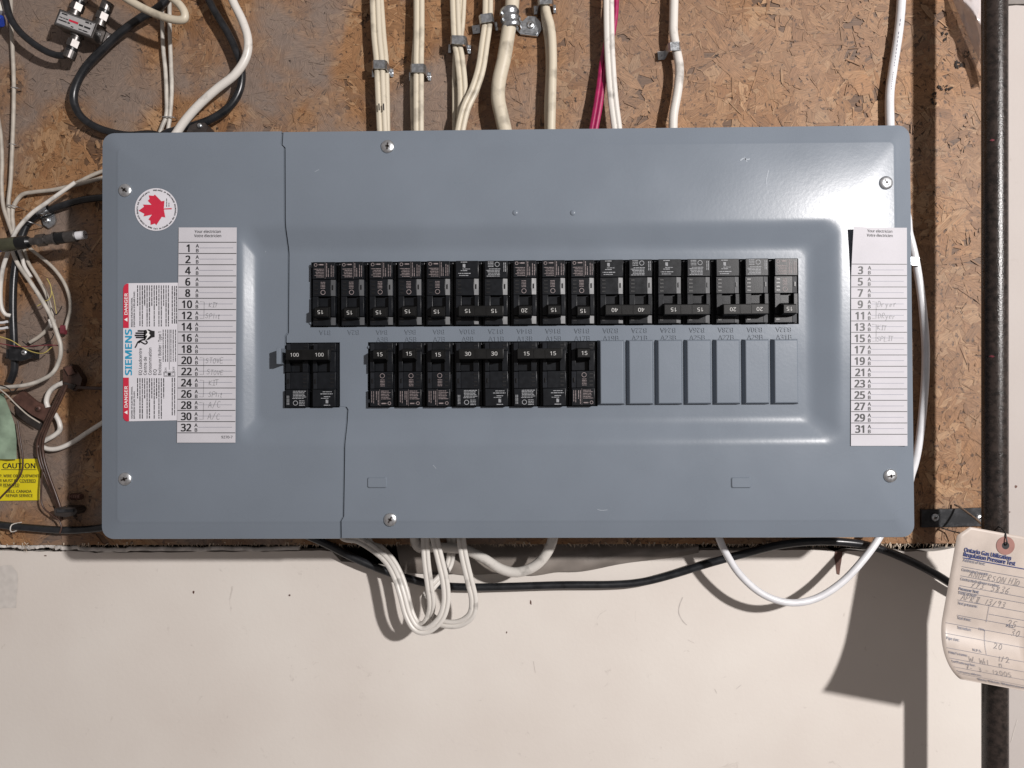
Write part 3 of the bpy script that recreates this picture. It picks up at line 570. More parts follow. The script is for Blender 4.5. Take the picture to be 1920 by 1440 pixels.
# maple leaf sticker
cx, cy, rr = 292.8, 392.8, 40.0
mb = MB(); put_poly(mb, [(cx + rr * math.cos(k * PI / 24), cy + rr * math.sin(k * PI / 24)) for k in range(48)], SL); lf = obj('maple_leaf_sticker', mb, M_paper, panel, fix=False); lf['label'] = 'round white sticker with a red maple leaf'
leaf = [(878, 668), (885, 600), (895, 475), (820, 490), (660, 325), (625, 355), (510, 345), (530, 430), (485, 475), (580, 575), (365, 570), (395, 620), (260, 720), (400, 795), (380, 860), (590, 815), (500, 935), (550, 965), (555, 1070), (660, 1035), (695, 1075), (830, 870), (915, 885), (880, 690), (1072, 684), (1072, 655)]
mb = MB(); put_poly(mb, [(240 + a / 13.09, 340 + b / 13.09) for a, b in leaf], SP)
obj('red_leaf', mb, M_red, lf, fix=False)
mb = MB()
def ring_text(s, a0, a1, r0, size, cw):
    for i, ch in enumerate(s):
        if ch == ' ': continue
        a = math.radians(a0 + (a1 - a0) * i / (len(s) - 1)); x, y = cx + r0 * math.cos(a), cy + r0 * math.sin(a)
        put_text(mb, ch, x, y, size, SP, -math.degrees(a) - 90 if cw else -math.degrees(a) + 90, .02, 'c')
ring_text('Made in Canada with domestic and imported parts', 105, 248, 34.2, 4.1, True); ring_text('Fait au Canada avec des composantes domestiques et importées', 96, -98, 37.4, 4.1, False)
micro(mb, 372, 389, 312.5, 1.4, SP, True); micro(mb, 380, 388, 316.8, 1.4, SP, True)
obj('black_lettering', mb, M_ink, lf, fix=False)
# circuit directories
def directory(name, label, quad, nums, ybase, pitch, head_y, surf, psurf, ruled, hand, brackets, foot):
    (xl0, xr0, yt0), (xl1, xr1, yb0) = quad
    X = lambda u, y: (xl0 + (xl1 - xl0) * (y - yt0) / (yb0 - yt0)) + u * ((xr0 - xl0) + ((xr1 - xl1) - (xr0 - xl0)) * (y - yt0) / (yb0 - yt0))
    mb = MB(); nu, nv = 9, 33
    for j in range(nv):
        for i in range(nu):
            y = yt0 + (yb0 - yt0) * j / (nv - 1); mb.v.append(tuple(surf(X(i / (nu - 1), y), y)))
    mb.f = [(j * nu + i, j * nu + i + 1, (j + 1) * nu + i + 1, (j + 1) * nu + i) for j in range(nv - 1) for i in range(nu - 1)]
    o = obj(name, mb, M_paper2, panel, fix=False, smooth=60); o['label'] = label
    mb = MB(); put_text(mb, 'Your electrician', X(.5, head_y), head_y, 7.2, psurf, 0, .006, 'c', width=49); put_text(mb, 'Votre électricien', X(.5, head_y), head_y + 8, 7.2, psurf, 0, .006, 'c', width=50.5)
    for k in range(len(nums) + 1): y = ybase + k * pitch; put_line(mb, [(X(0.005, y), y), (X(.995, y), y)], 1.25, psurf, 6)
    obj('black_lettering', mb, M_ink, o, fix=False); mb = MB()
    for k, nmb in enumerate(nums):
        y = ybase + k * pitch + pitch * .83; mb = MB()
        put_text(mb, str(nmb), X(.165 if nmb < 10 else .155, y), y + .6, 19.2, psurf, 0, .026, 'c', .93); put_text(mb, 'A', X(.325, y), y - 7.6, 8.9, psurf, 0, .018, 'c'); put_text(mb, 'B', X(.325, y), y + 1.4, 8.9, psurf, 0, .018, 'c')
        obj('row_number', mb, M_ink, o, fix=False)
    if foot: mb = MB(); put_text(mb, foot, X(.95, yb0), yb0 - 8, 6.8, psurf, 0, .003, 'r'); obj('form_number', mb, M_ink, o, fix=False)
    mb = MB()
    for k in range(len(nums)): y = ybase + (k + .5) * pitch; put_line(mb, [(X(.36, y), y), (X(.94, y), y)], .55, psurf, 4)
    obj('row_rules', mb, M_line, o, fix=False); mb = MB()
    for s, u, row, size in hand: y = ybase + (row + .78) * pitch; put_hand(mb, s, X(u, y), y, size, psurf, random.uniform(-2, 2), .75)
    for r0, r1 in brackets:
        ya, yb_ = ybase + (r0 + .3) * pitch, ybase + (r1 + .8) * pitch; put_line(mb, [(X(.38, ya), ya), (X(.45, ya), ya + .5), (X(.445, yb_), yb_), (X(.38, yb_), yb_ - .5)], .8, psurf)
    obj('pencil_writing', mb, M_pencil, o, fix=False)
    return o
SD, SDP = S0(.0029), S0(.0031)
directory('circuit_directory', 'white numbered circuit list at the left with even numbers', ((335, 444, 426.5), (331.8, 441.5, 830)), [1] + list(range(2, 33, 2)), 454.2, 21.02, 436.5, SD, SDP, True,
    [('KIT', .53, 5, 9), ('SPlit', .47, 6, 10), ('STOVE', .48, 10, 9.5), ('STOVE', .5, 11, 9), ('KIT', .54, 12, 9.5), ('SPlit', .53, 13, 9.5), ('A/C', .53, 14, 11.5), ('A/C', .52, 15, 11.5)], [(5, 6), (10, 11), (12, 13), (14, 15)], '9270-7')
def lift_r(a, b):
    u = (a - 1597) / 105; v = (b - 427) / 410
    return .0048 * max(0, 1 - u / .8) ** 1.4 * max(0, 1 - v / .24) ** 1.3
def SR(dl):
    def f(a, b): p = P(a, b, T + .0009); p[1] -= lift_r(a, b) + dl; return p
    return f
directory('circuit_directory', 'white numbered circuit list at the right with odd numbers and a curling top', ((1596, 1700.5, 427), (1595.5, 1701.5, 836)), list(range(3, 32, 2)), 495.5, 21.25, 436.5, SR(0), SR(.0002), True,
    [('Dryer', .47, 3, 10.5), ('DRyer', .48, 4, 9.5), ('KIT', .47, 5, 9.5), ('SPLIT', .46, 6, 9.5)], [(3, 4), (5, 6)], None)

# ------------------------------------------------------------------ circuit breakers (local frame: x across, y towards the wall, z towards the ON end)
_cache = {}
def cached(key, fn, smooth=None, fix=True):
    if key not in _cache: _cache[key] = mesh_of(fn(), key, smooth, fix)
    return _cache[key]
def pole_body(x):
    mb = MB(); w2 = .0121
    mb.box(x - w2, x + w2, .002, .035, -.0279, .0279, .0004)                              # base, below the platform
    f = .0098
    mb.box(x - f, x + f, -.0072, .002, -.0276, -.0127, .0004)                             # label step
    mb.box(x - f + .0040, x + f, -.0060, .002, -.0124, .0022, .0003)                      # middle step
    mb.box(x - f, x - .0064, -.0066, .002, .0025, .0200, .0003); mb.box(x + .0050, x + f, -.0066, .002, .0025, .0200, .0003)   # walls beside the toggle slot
    mb.box(x - .0063, x + .0049, -.0012, .002, .0028, .0200, .0002)
    mb.box(x - f + .0040, x + f, -.0052, .002, .0203, .0275, .0003)                       # ON end
    return mb
def pole_facet(x, k):
    mb = MB(); f = .0098; z0, z1, y = ((-.0122, .0018, -.0058), (.0206, .0272, -.0050))[k]; a, b = x - f, x - f + .0038
    return mb.add([(a, y + .0010, z0), (b, y, z0), (b, y, z1), (a, y + .0010, z1), (a, .002, z0), (b, .002, z0), (b, .002, z1), (a, .002, z1)], [(0, 1, 2, 3), (4, 7, 6, 5), (0, 4, 5, 1), (1, 5, 6, 2), (2, 6, 7, 3), (3, 7, 4, 0)])
def pole_vents(x, k):
    mb = MB()
    for j in range(4): z = -.0105 + j * .0032; mb.box(x + .0052, x + .0084, -.0064, -.0059, z, z + .0012)
    mb.box(x - .0080, x - .0072, -.0064, -.0048, -.0075, -.0035)
    for j in range(2): mb.box(x + .0055, x + .0085, -.0056, -.0051, .0215 + j * .0026, .0227 + j * .0026)
    return mb
def pole_print(x, kind):
    mb = MB(); s = lambda a, b: (x + a * .001, -.00735, -b * .001); s2 = lambda a, b: (x + a * .001, -.00615, -b * .001); random.seed(kind * 5 + 1)
    def circ(u, v, r, sf): put_line(mb, [(u + r * math.cos(k * PI / 8), v + r * math.sin(k * PI / 8)) for k in range(17)], .45, sf)
    if kind == 0:
        for k in range(6): micro(mb, -.2, 8.8, 14.5 + k * 1.35, .55, s, False, random.uniform(.7, 1))
        micro(mb, .2, 5.0, 25.2, 1.1, s); circ(7.0, 25.0, 1.25, s)
        for u in (-8.3, -6.6, -4.2, -2.6): micro(mb, 14.5, 26.5, u, .6, s, True, random.uniform(.6, 1))
        put_line(mb, [(-1.3, 13), (-1.3, 27.3)], .18, s); circ(.8, 1.2, 1.9, s2)
        for k in range(5): micro(mb, -1.0, 3.2, 4.8 + k * 1.3, .55, s2)
    elif kind == 1:
        for k in range(6): micro(mb, -3.5 + random.uniform(-.5, .5), 8.6, 14.2 + k * 1.25, .6, s, False, random.uniform(.75, 1))
        circ(-1.0, 24.4, 1.9, s)
        for k in range(4): micro(mb, 2.2, 7.4, 22.5 + k * 1.3, .55, s)
        for u in (-8.2, -6.8): micro(mb, 18, 26.5, u, .6, s, True)
    else:
        micro(mb, -1, 7.5, 14.8, .6, s); micro(mb, -3, 8.6, 16.6, .7, s); micro(mb, 0, 6, 19, .6, s); micro(mb, -2.5, 4.5, 20.4, .6, s)
        for k in range(4): micro(mb, 1.6, 4.0, 22.0 + k * .8, .75, s)
        micro(mb, 0, 6, 26.4, .6, s)
    return mb
def handle_mesh(xa, xb):
    mb = MB(); z0, z1 = .0128, .0212
    v = []
    for y, d0, d1, e in ((.001, -.0030, .001, .0009), (-.0085, -.001, .0006, .0004), (-.0148, .0003, -.0003, 0), (-.0154, .0009, -.0009, -.0006)):
        v += [(xa - e, y, z0 + d0), (xb + e, y, z0 + d0), (xb + e, y, z1 + d1), (xa - e, y, z1 + d1)]
    mb.add(v, [(j * 4 + k, j * 4 + (k + 1) % 4, j * 4 + 4 + (k + 1) % 4, j * 4 + 4 + k) for j in range(3) for k in range(4)] + [(12, 13, 14, 15), (3, 2, 1, 0)])
    return mb
def tie_mesh(xa, xb):
    mb = MB(); mb.box(xa, xb, -.0168, -.0090, .0124, .0214, .0007)
    xm = (xa + xb) / 2
    for d in (-.0048, .0048): mb.box(xm + d - .00035, xm + d + .00035, -.01715, -.0165, .0136, .0202)
    return mb
def number_mesh(s, x, y):
    mb = MB(); put_text(mb, s, x * 1000, -15.4, 4.5 if len(s) < 3 else 4.2, lambda a, b: (a * .001, y, -b * .001), 0, .006, 'c', 1.08); return mb
def child(name, me, mt, par):
    if not me.materials: me.materials.append(mt)
    o = bpy.data.objects.new(name, me); COL.objects.link(o); o.parent = par; return o
def breaker(kind, rating, x, z, flip, label, pitch=PITCH_, group=None):
    t = thing('circuit_breaker', label, 'circuit breaker', (x, -TP, z), group)
    rj = random.Random(label); t.rotation_euler = (rj.uniform(-.012, .012), (PI if flip else 0) + rj.uniform(-.006, .006), 0); t.location.y += rj.uniform(-.0004, .0004)
    poles = [0.] if kind == 's' else [-pitch / 2, pitch / 2]
    b = child('body', cached('body%s%.4f' % (kind, pitch), lambda: (lambda m_: ([m_.add(q.v, q.f) for q in map(pole_body, poles)], m_)[1])(MB()), 30), M_face, t)
    for p in poles:
        for k in (0, 1): child('side_facet', cached('facet%.4f_%d' % (p, k), lambda: pole_facet(p, k)), M_facet, b)
    struct(child('vent_slots', cached('vents%s%.4f' % (kind, pitch), lambda: (lambda m_: ([m_.add(q.v, q.f) for q in [pole_vents(p, 0) for p in poles]], m_)[1])(MB())), M_black, b), 'stuff')
    for k, p in enumerate(poles):
        kd = 0 if kind == 's' else 1 + k
        child('label_print', cached('print%d_%.4f' % (kd, p), lambda: pole_print(p, kd), None, False), M_print if kind == 's' else M_print2, b)
        h = child('handle', cached('handle%.4f' % p, lambda: handle_mesh(p - .0056, p + .0056), 30), M_handle, t)
        h.location = (0, rj.uniform(-.0003, .0004), rj.uniform(-.0006, .0006))
        if kind == 's': child('rating_number', cached('num%s%.4f' % (rating, p), lambda: number_mesh(rating, p + .0005, -.01555), None, False), M_num, h)
    if kind == 'd':
        h = child('handle_tie', cached('tie%.4f' % pitch, lambda: tie_mesh(poles[0] - .0068, poles[1] + .0068), 30), M_handle, t)
        for p in poles: child('rating_number', cached('numd%s%.4f' % (rating, p), lambda: number_mesh(rating, p * .9, -.01695), None, False), M_num, h)
    return t
G = 'breakers in the panel'
top = [('s', '15', 0, 'first black 15 amp breaker of the upper row, farthest left, over embossed B1A'), ('s', '15', 1, 'black 15 amp single breaker in the upper row over embossed B2A'), ('s', '15', 2, 'black 15 amp single breaker in the upper row over embossed B4A'), ('s', '15', 3, 'black 15 amp single breaker in the upper row over embossed B6A'), ('s', '15', 4, 'black 15 amp single breaker in the upper row over embossed B8A, left of a double'),
       ('d', '15', 5, 'double black breaker marked 15 twice, in the upper row over B10A and B12A'), ('s', '20', 7, 'black single breaker marked 20 in the upper row over embossed B14A'), ('s', '15', 8, 'black 15 amp single breaker in the upper row, right beside the single marked 20'), ('s', '15', 9, 'black 15 amp single breaker in the upper row, just left of the double marked 40'),
       ('d', '40', 10, 'double black breaker marked 40 twice, in the upper row'), ('d', '15', 12, 'double black breaker marked 15 twice, in the upper row between the 40 and 20 doubles'), ('d', '20', 14, 'double black breaker marked 20 twice, near the right of the upper row'), ('s', '15', 16, 'last black 15 amp breaker at the right end of the upper row')]
for kind, r_, i, lb in top: breaker(kind, r_, slotx(i) if kind == 's' else slotx(i + .5), ZT, True, lb, group=G)
for kind, r_, i, lb in [('s', '15', 2, 'first black 15 amp single breaker of the lower row, over embossed gap beside main breaker'[:60].replace(', over embossed gap', ',')), ('s', '15', 3, 'black 15 amp single breaker, second of three together in the lower row'), ('s', '15', 4, 'black 15 amp single breaker in the lower row just left of the double marked 30'),
        ('d', '30', 5, 'double black breaker marked 30 on its tie bar, midway along the lower row'), ('d', '15', 7, 'lower row double breaker marked 15 on its tie bar, next to the last single'), ('s', '15', 9, 'black 15 amp single breaker beside the blank grey filler plates')]:
    t = breaker(kind, r_, slotx(i) if kind == 's' else slotx(i + .5), ZBm, False, lb, group=G)
    if i == 2: t['label'] = 'black 15 amp single breaker at the left end of the lower row, after the main'
breaker('d', '100', XM, ZBm, False, 'double main breaker marked 100 twice, standing apart at lower left', MW / 2, G)

# ================================================================== CABLES, STRAPS AND THE REST
GT = 'cables coming down into the top of the panel'; GB = 'cables looping below the panel'
def cpath(pts, n=9): return spline([P(a, b, h * .001) for a, b, h in pts], n)
def cable(name, label, pts, wpx, mt, flat=False, group=None, cat='cable', parent=None, hk=None):
    """pts: (px, py, mm in front of the board)"""
    h = np.mean([q[2] for q in pts]) * .001; r = wpx * mmpx(h) / 2
    P3 = [P(a, b, k * .001) for a, b, k in pts]
    for end in (0, -1):                              # carry each run on to where it really goes: out of view, or into the box
        a, b, k = pts[end]; q = P3[end]; d = q - P3[1 if end == 0 else -2]; d[1] = 0; d /= np.linalg.norm(d) + 1e-9; new = None
        if b < -5: new = [q + d * .10, q + d * .22]
        elif a < -5: new = [q + d * .02, q + d * .045]
        elif group == GT or (b > 235 and b < 300 and 280 < a < 345): new = [np.array([q[0], q[1], Z1 - .012]), np.array([q[0], min(q[1], -.012), Z1 - .035])]
        elif group == GB: new = [np.array([q[0], min(q[1], -.012), Z0 + .025])] if q[2] < Z0 + .02 else None
        elif 195 <= a <= 255 and b > 300: new = [np.array([X0 + .03, q[1], q[2] + d[2] * .02])]
        elif label.startswith('white cable bowing'): zc = min(max(q[2], Z0 + .035), Z1 - .035); new = [np.array([X1 - .006, q[1], zc]), np.array([X1 - .03, q[1] - .006, zc])]
        if new: P3 = P3 + new if end == -1 else new[::-1] + P3
    mb = MB(); path = spline(P3, 9); pr = prof_flat(r, r * .56) if flat else prof_round(r, 12)
    mb.sweep(path, pr); o = obj(name, mb, mt, parent, smooth=70)
    if parent is None: tag(o, label, cat, group)
    return o
def hs(pts, h0, h1=None):
    h1 = h0 if h1 is None else h1; n = len(pts); return [(a, b, h0 + (h1 - h0) * i / (n - 1)) for i, (a, b) in enumerate(pts)]
GT = 'cables coming down into the top of the panel'
cable('power_cable', 'front ivory cable of the leftmost strapped pair, marked with two black ticks', hs([(702, -40), (706, 60), (711, 115), (714, 180), (717, 245), (719, 285)], 14, 19), 21, M_cream, True, GT)
cable('power_cable', 'ivory flat cable half hidden behind its twin under the leftmost strap above the panel', hs([(707, -40), (714, 60), (719, 115), (721, 180), (722, 245), (724, 285)], 6.5, 13), 20, M_cream, True, GT)
mb = MB()
for px in (710.5, 719): put_line(mb, [(px, 194), (px + .6, 207)], 2.4, lambda a, b: P(a, b, .0235))
ink = obj('ink_tick', mb, M_ink, bpy.data.objects['power_cable'], fix=False)
cable('power_cable', 'straight ivory flat cable under the second strap from the left above the panel', hs([(786, -40), (786, 60), (785, 120), (785, 245), (785, 285)], 14, 19), 20, M_cream, True, GT)
cable('power_cable', 'ivory flat cable peeking out left behind the straight one at the second strap', hs([(784, -40), (784, 60), (780, 120), (778, 170), (780, 245), (782, 285)], 6.5, 12), 19, M_cream, True, GT)
cable('power_cable', 'ivory flat cable passing under the third strap and behind the slanting one', hs([(852, -40), (856, 70), (862, 110), (867, 160), (867, 210), (862, 250), (860, 285)], 14, 15), 20, M_cream, True, GT)
cable('power_cable', 'thin ivory edge of a cable crossing behind at the third strap', hs([(868, -40), (864, 40), (859, 85), (856, 130), (856, 200), (856, 245), (856, 285)], 6.5, 8), 17, M_cream, True, GT)
cable('power_cable', 'ivory flat cable slanting down to the left from the fourth strap', hs([(915, -40), (914, 35), (908, 85), (901, 130), (889, 168), (873, 203), (863, 245), (858, 285)], 13, 25), 20, M_cream, True, GT)
cable('service_cable', 'thickest ivory cable above the panel, held by the one hole conduit strap', hs([(961, -40), (960, 10), (953, 60), (945, 110), (936, 150), (934, 185), (941, 220), (950, 260), (956, 290)], 14, 22), 27, M_cream, False, GT)
cable('power_cable', 'ivory cable just right of the conduit strap, bulging gently to the right', hs([(1020, -40), (1023, 15), (1033, 55), (1036, 110), (1035, 160), (1033, 245), (1033, 285)], 12, 19), 17, M_cream, False, GT)
cable('power_cable', 'thin ivory cable edge hidden behind the one right of the conduit strap', hs([(1018, -40), (1020, 20), (1028, 80), (1030, 130), (1027, 200), (1028, 260)], 5, 10), 14, M_cream, False, GT)
cable('power_cable', 'white flat cable running down in front of the magenta one', hs([(1141, -40), (1142, 60), (1145, 130), (1150, 190), (1157, 245), (1160, 285)], 19, 21), 20, M_whitec, True, GT)
cable('power_cable', 'magenta flat cable crossing behind a white one above the panel', hs([(1153, -40), (1150, 30), (1141, 80), (1132, 120), (1127, 160), (1120, 205), (1112, 250), (1108, 285)], 9, 17), 18, M_pink, True, GT)
cable('power_cable', 'single white cable with a wavy bend under the strap right of the magenta cable', hs([(1265, -40), (1263, 30), (1263, 62), (1268, 92), (1274, 128), (1271, 168), (1263, 215), (1262, 250), (1262, 285)], 12, 18), 17, M_whitec, False, GT)
cable('power_cable', 'bright white cable at the far right above the panel corner', hs([(1693, -40), (1686, 50), (1674, 130), (1668, 180), (1669, 245), (1672, 290)], 8), 16, M_coolw, False, GT)
mb = MB(); random.seed(2); k_ = 0.; prt = spline([(1689.5, 20), (1677.5, 110), (1670.5, 165), (1671, 232)], 12)
for q0, q1 in zip(prt[:-1:1], prt[1::1]):
    if random.random() < .75: put_line(mb, [q0 + (1.5, 0), q0 + (q1 - q0) * .6 + (1.5, 0)], 1.1, lambda a, b: P(a, b, .0122))
obj('jacket_print', mb, M_line, bpy.data.objects[[o.name for o in bpy.data.objects if o.get('label', '').startswith('bright white cable')][0]], fix=False)
cable('power_cable', 'white cable bowing out beyond the right edge of the panel', hs([(1690, 390), (1705, 440), (1717, 490), (1728, 560), (1735, 640), (1735, 700), (1731, 760), (1723, 830), (1710, 885), (1690, 920)], 9), 14, M_coolw)
GB = 'cables looping below the panel'
cable('power_cable', 'big white cable loop hanging lowest below the panel', [(640, 1000, 14), (672, 1012, 16), (702, 1030, 20), (726, 1052, 26), (742, 1080, 32), (753, 1112, 36), (764, 1152, 38), (780, 1178, 39), (802, 1181, 40), (826, 1160, 42), (836, 1128, 43), (834, 1090, 44), (825, 1050, 45), (813, 1000, 46), (806, 960, 46)], 17, M_whitec, True, GB)
cable('power_cable', 'white cable dropping beside the big loop and turning up inside it', [(798, 960, 42), (797, 1005, 42), (799, 1050, 41), (805, 1098, 38), (809, 1130, 34), (806, 1152, 30), (797, 1170, 27), (783, 1172, 24), (770, 1150, 22), (760, 1110, 20), (750, 1080, 17), (735, 1052, 14), (715, 1030, 12), (690, 1012, 10)], 16, M_whitec, True, GB)
cable('power_cable', 'smaller white cable loop to the right of the big loop', [(860, 960, 44), (864, 1005, 44), (870, 1045, 43), (881, 1092, 40), (888, 1125, 37), (884, 1152, 34), (864, 1168, 31), (838, 1170, 28), (812, 1160, 24), (800, 1138, 20), (799, 1118, 16), (812, 1098, 12), (830, 1078, 7), (842, 1058, 3), (846, 1036, 2), (846, 1015, 2)], 17, M_whitec, True, GB)
cable('power_cable', 'thick white cable sagging shallowly below the panel', [(780, 1020, 5), (820, 1026, 8), (868, 1030, 14), (905, 1046, 20), (940, 1067, 25), (970, 1073, 28), (1000, 1063, 31), (1022, 1042, 34), (1036, 1012, 38), (1042, 970, 40)], 19, M_whitec, False, GB)
cable('power_cable', 'smooth white cable hanging in a wide arc below the panel at right', [(1330, 960, 40), (1345, 1000, 38), (1360, 1035, 37), (1388, 1078, 35), (1430, 1114, 34), (1480, 1130, 34), (1530, 1122, 33), (1578, 1092, 32), (1618, 1050, 30), (1650, 1005, 26), (1670, 960, 22)], 13.5, M_coolw, False, GB)
cable('coax_cable', 'long black cable sagging across the wall below the panel', [(215, 985, 8), (330, 978, 6), (440, 978, 6), (520, 985, 6), (570, 1002, 7), (610, 1019, 7), (655, 1042, 6), (700, 1062, 5), (760, 1083, 3), (820, 1097, 2), (880, 1101, 1), (950, 1100, 0), (1050, 1097, 0), (1150, 1096, 0), (1205, 1091, 1), (1262, 1077, 2), (1330, 1056, 5), (1400, 1037, 9), (1462, 1022, 12), (1530, 1015, 14), (1600, 1018, 14), (1650, 1029, 12), (1700, 1049, 9), (1750, 1074, 7), (1800, 1105, 6), (1840, 1126, 4), (1856, 1134, -14)], 15, M_coax)
cable('coax_cable', 'black cable running level along the bottom of the board at far left', hs([(-60, 974), (0, 984), (60, 990), (120, 994), (170, 992), (240, 984)], 8), 14, M_coax)
cable('coax_cable', 'thick black cable curving in a wide open C above the panel corner', hs([(340, -40), (302, 10), (262, 35), (225, 62), (190, 95), (162, 125), (144, 156), (138, 185), (147, 212), (168, 232), (200, 246), (240, 254), (300, 258)], 18, 8), 15, M_coax)
cable('coax_cable', 'black cable falling in an arc behind the thick white one', hs([(375, -40), (388, -8), (403, 22), (426, 60), (444, 98), (453, 132), (450, 166), (434, 196), (405, 219), (372, 233), (335, 243), (300, 262)], 12, 14), 15, M_coax)
cable('coax_cable', 'black cable bending up into the lower port of the splitter', [(2, -40, 24), (10, 0, 24), (19, 32, 24), (36, 58, 23), (58, 78, 22), (82, 94, 21), (104, 103, 20), (120, 104, 20), (128, 99, 21), (131, 92, 22)], 13, M_coax)
cable('telephone_cable', 'thick dusty white cable hooking down to the panel top at left', hs([(420, -40), (438, 5), (455, 40), (465, 75), (461, 108), (440, 140), (405, 168), (376, 194), (352, 220), (334, 245), (318, 275)], 26, 22), 16, M_whitec)
cable('telephone_cable', 'cream cable bent into a tight turn at the top left of the wall', [(200, -30, 40), (232, -6, 42), (262, 12, 43), (296, 28, 44), (326, 37, 45), (344, 36, 46), (346, 24, 46), (336, 8, 45), (318, -8, 44), (300, -30, 43)], 15, M_cream)
cable('telephone_wire', 'left one of two thin white wires stapled together above the panel', hs([(303, -40), (304, 30), (306, 90), (310, 130), (312, 170), (312, 215), (303, 240), (292, 275)], 5, 6), 7.5, M_whitec2)
cable('telephone_wire', 'right one of two thin white wires stapled together above the panel', hs([(318, -40), (318, 30), (319, 80), (321, 130), (322, 170), (319, 215), (315, 245), (311, 280)], 5, 6), 7.5, M_whitec2)
cable('telephone_wire', 'thin grey wire stapled straight down the far left of the board', hs([(20, -40), (21, 40), (24, 100), (26, 160), (25, 225), (22, 300), (20, 340), (16, 380), (18, 410), (26, 440), (36, 470), (46, 500)], 5, 8), 7, M_greyc)
cable('telephone_wire', 'thin grey wire at the left picture edge running beside the stapled one', hs([(-8, 200), (1, 250), (4, 300), (3, 345), (6, 385), (14, 412), (24, 440), (34, 470)], 5, 10), 7, M_greyc)
cable('telephone_wire', 'grey wire bending right along the board to behind the panel', [(24, 470, 9), (25, 430, 8), (23, 400, 7), (28, 382, 7), (42, 365, 7), (65, 360, 7), (100, 356, 7), (140, 347, 8), (190, 334, 8), (240, 320, 8)], 7.5, M_greyc)
cable('telephone_wire', 'short grey wire rising to the panel edge above the bright loose end', hs([(130, 350), (150, 340), (172, 329), (195, 320), (240, 306)], 5), 7, M_greyc)
cable('telephone_wire', 'bright white wire with a loose end pointing up at the panel', [(141, 342, 30), (120, 357, 31), (92, 377, 32), (62, 398, 33), (42, 418, 33), (30, 434, 32), (22, 452, 30), (14, 476, 27), (5, 505, 24), (1, 540, 22), (2, 572, 20), (9, 588, 18), (20, 592, 16)], 7.5, M_whitec)
cable('coax_cable', 'glossy black cable turning from the panel down past the left clamps', [(250, 366, 8), (195, 370, 8), (150, 376, 8), (112, 387, 8), (78, 400, 8), (56, 415, 9), (44, 436, 10), (34, 470, 11), (26, 520, 12), (24, 580, 12), (26, 640, 11), (27, 690, 9), (19, 716, 6)], 13.5, M_coax)
cable('telephone_wire', 'long pale wire arching through the left tangle and hooking back to the left edge', [(22, 468, 14), (34, 496, 16), (55, 526, 20), (74, 555, 24), (94, 590, 27), (106, 622, 28), (114, 650, 28), (111, 676, 27), (98, 700, 26), (74, 714, 25), (48, 722, 24), (10, 726, 22), (-30, 728, 20)], 7.5, M_whitec2)
cable('telephone_wire', 'grey wire inside the left tangle running parallel to the long pale one', hs([(44, 462), (52, 490), (70, 520), (86, 550), (96, 582), (99, 605)], 8), 6.5, M_greyc)
cable('telephone_wire', 'grey wire bowing farthest right in the left tangle', hs([(56, 466), (84, 488), (104, 507), (120, 530), (130, 556), (132, 580), (127, 600), (121, 622)], 7), 6.5, M_greyc)
cable('telephone_wire', 'short white wire end below the coax connector', hs([(36, 470), (42, 486), (46, 500), (58, 520)], 13), 7, M_whitec)
cable('telephone_wire', 'grey wire curving left under the tangle to the black clamp', hs([(98, 604), (86, 620), (72, 632), (56, 642)], 6), 7, M_greyc)
for k, y in enumerate((603, 614)): cable('telephone_wire', ('upper' if k == 0 else 'lower') + ' of two short pale wire stubs entering at the left edge', hs([(-30, y - 2), (0, y + 2), (14, y)], 14), 5, M_coolw)
GW = 'loose hair thin conductors in the left tangle'
for lb, pts, wd, mt in (('yellow hair thin wire looping over the black clamp at left', [(-20, 626), (18, 637), (40, 650), (62, 660), (82, 662), (97, 651)], 1.8, M_ywire), ('short curved yellow hair thin wire hanging in the left tangle', [(88, 522), (95, 536), (96, 552), (91, 562), (84, 565), (70, 574)], 1.6, M_ywire),
                       ('straight yellow hair thin wire ending in black tips', [(97, 545), (101, 560), (104, 578), (106, 588)], 1.4, M_ywire), ('dark red hair thin wire crossing the glossy black cable', [(-20, 640), (10, 646), (40, 650), (70, 648), (95, 647), (110, 648)], 2, M_rwire),
                       ('black hair thin wire forked at its tip beside the pale wires', [(96, 577), (104, 590), (112, 582), (116, 574)], 1.8, M_kwire), ('black hair thin wire kinked above the black clamp', [(42, 640), (56, 650), (74, 648), (92, 640), (100, 628), (98, 624)], 1.8, M_kwire),
                       ('black hair thin wire wound round the pale hooking wire', [(0, 722), (14, 727), (24, 735), (38, 722), (42, 714)], 2, M_kwire), ('brown thin wire running down over the yellow caution sticker', [(33, 790), (38, 825), (42, 850), (42, 878), (34, 898), (14, 920), (-20, 955)], 3.2, M_brown),
                       ('thin pale wire slanting down across the rusty plate', [(-20, 716), (10, 738), (30, 758), (52, 778), (75, 793)], 2.6, M_greyc), ('thin brown wire curling down over the black cable at the lower left', [(80, 880), (77, 930), (82, 952), (98, 966), (110, 975), (115, 988), (112, 1000)], 3, M_brown)):
    cable('thin_wire', lb, hs(pts, 24 if 'hair' in lb or 'slant' in lb else 12), wd, mt, False, GW, 'wire')
# cable wraps in the tangle
for px, py, lb, mt in ((98, 606, 'white thread wrap around a grey wire in the left tangle', M_whitec), (120, 618, 'pinkish thread wrap around the outer grey wire in the left tangle', M_rwire)):
    mb = MB()
    for k in range(3): mb.lathe(P(px - 5, py - 4 + k * 4, .008), (1, 0, -.1), [(0, .0026), (.0046, .0026)], 10)
    tag(obj('thread_wrap', mb, mt, smooth=40), lb, 'wrap')

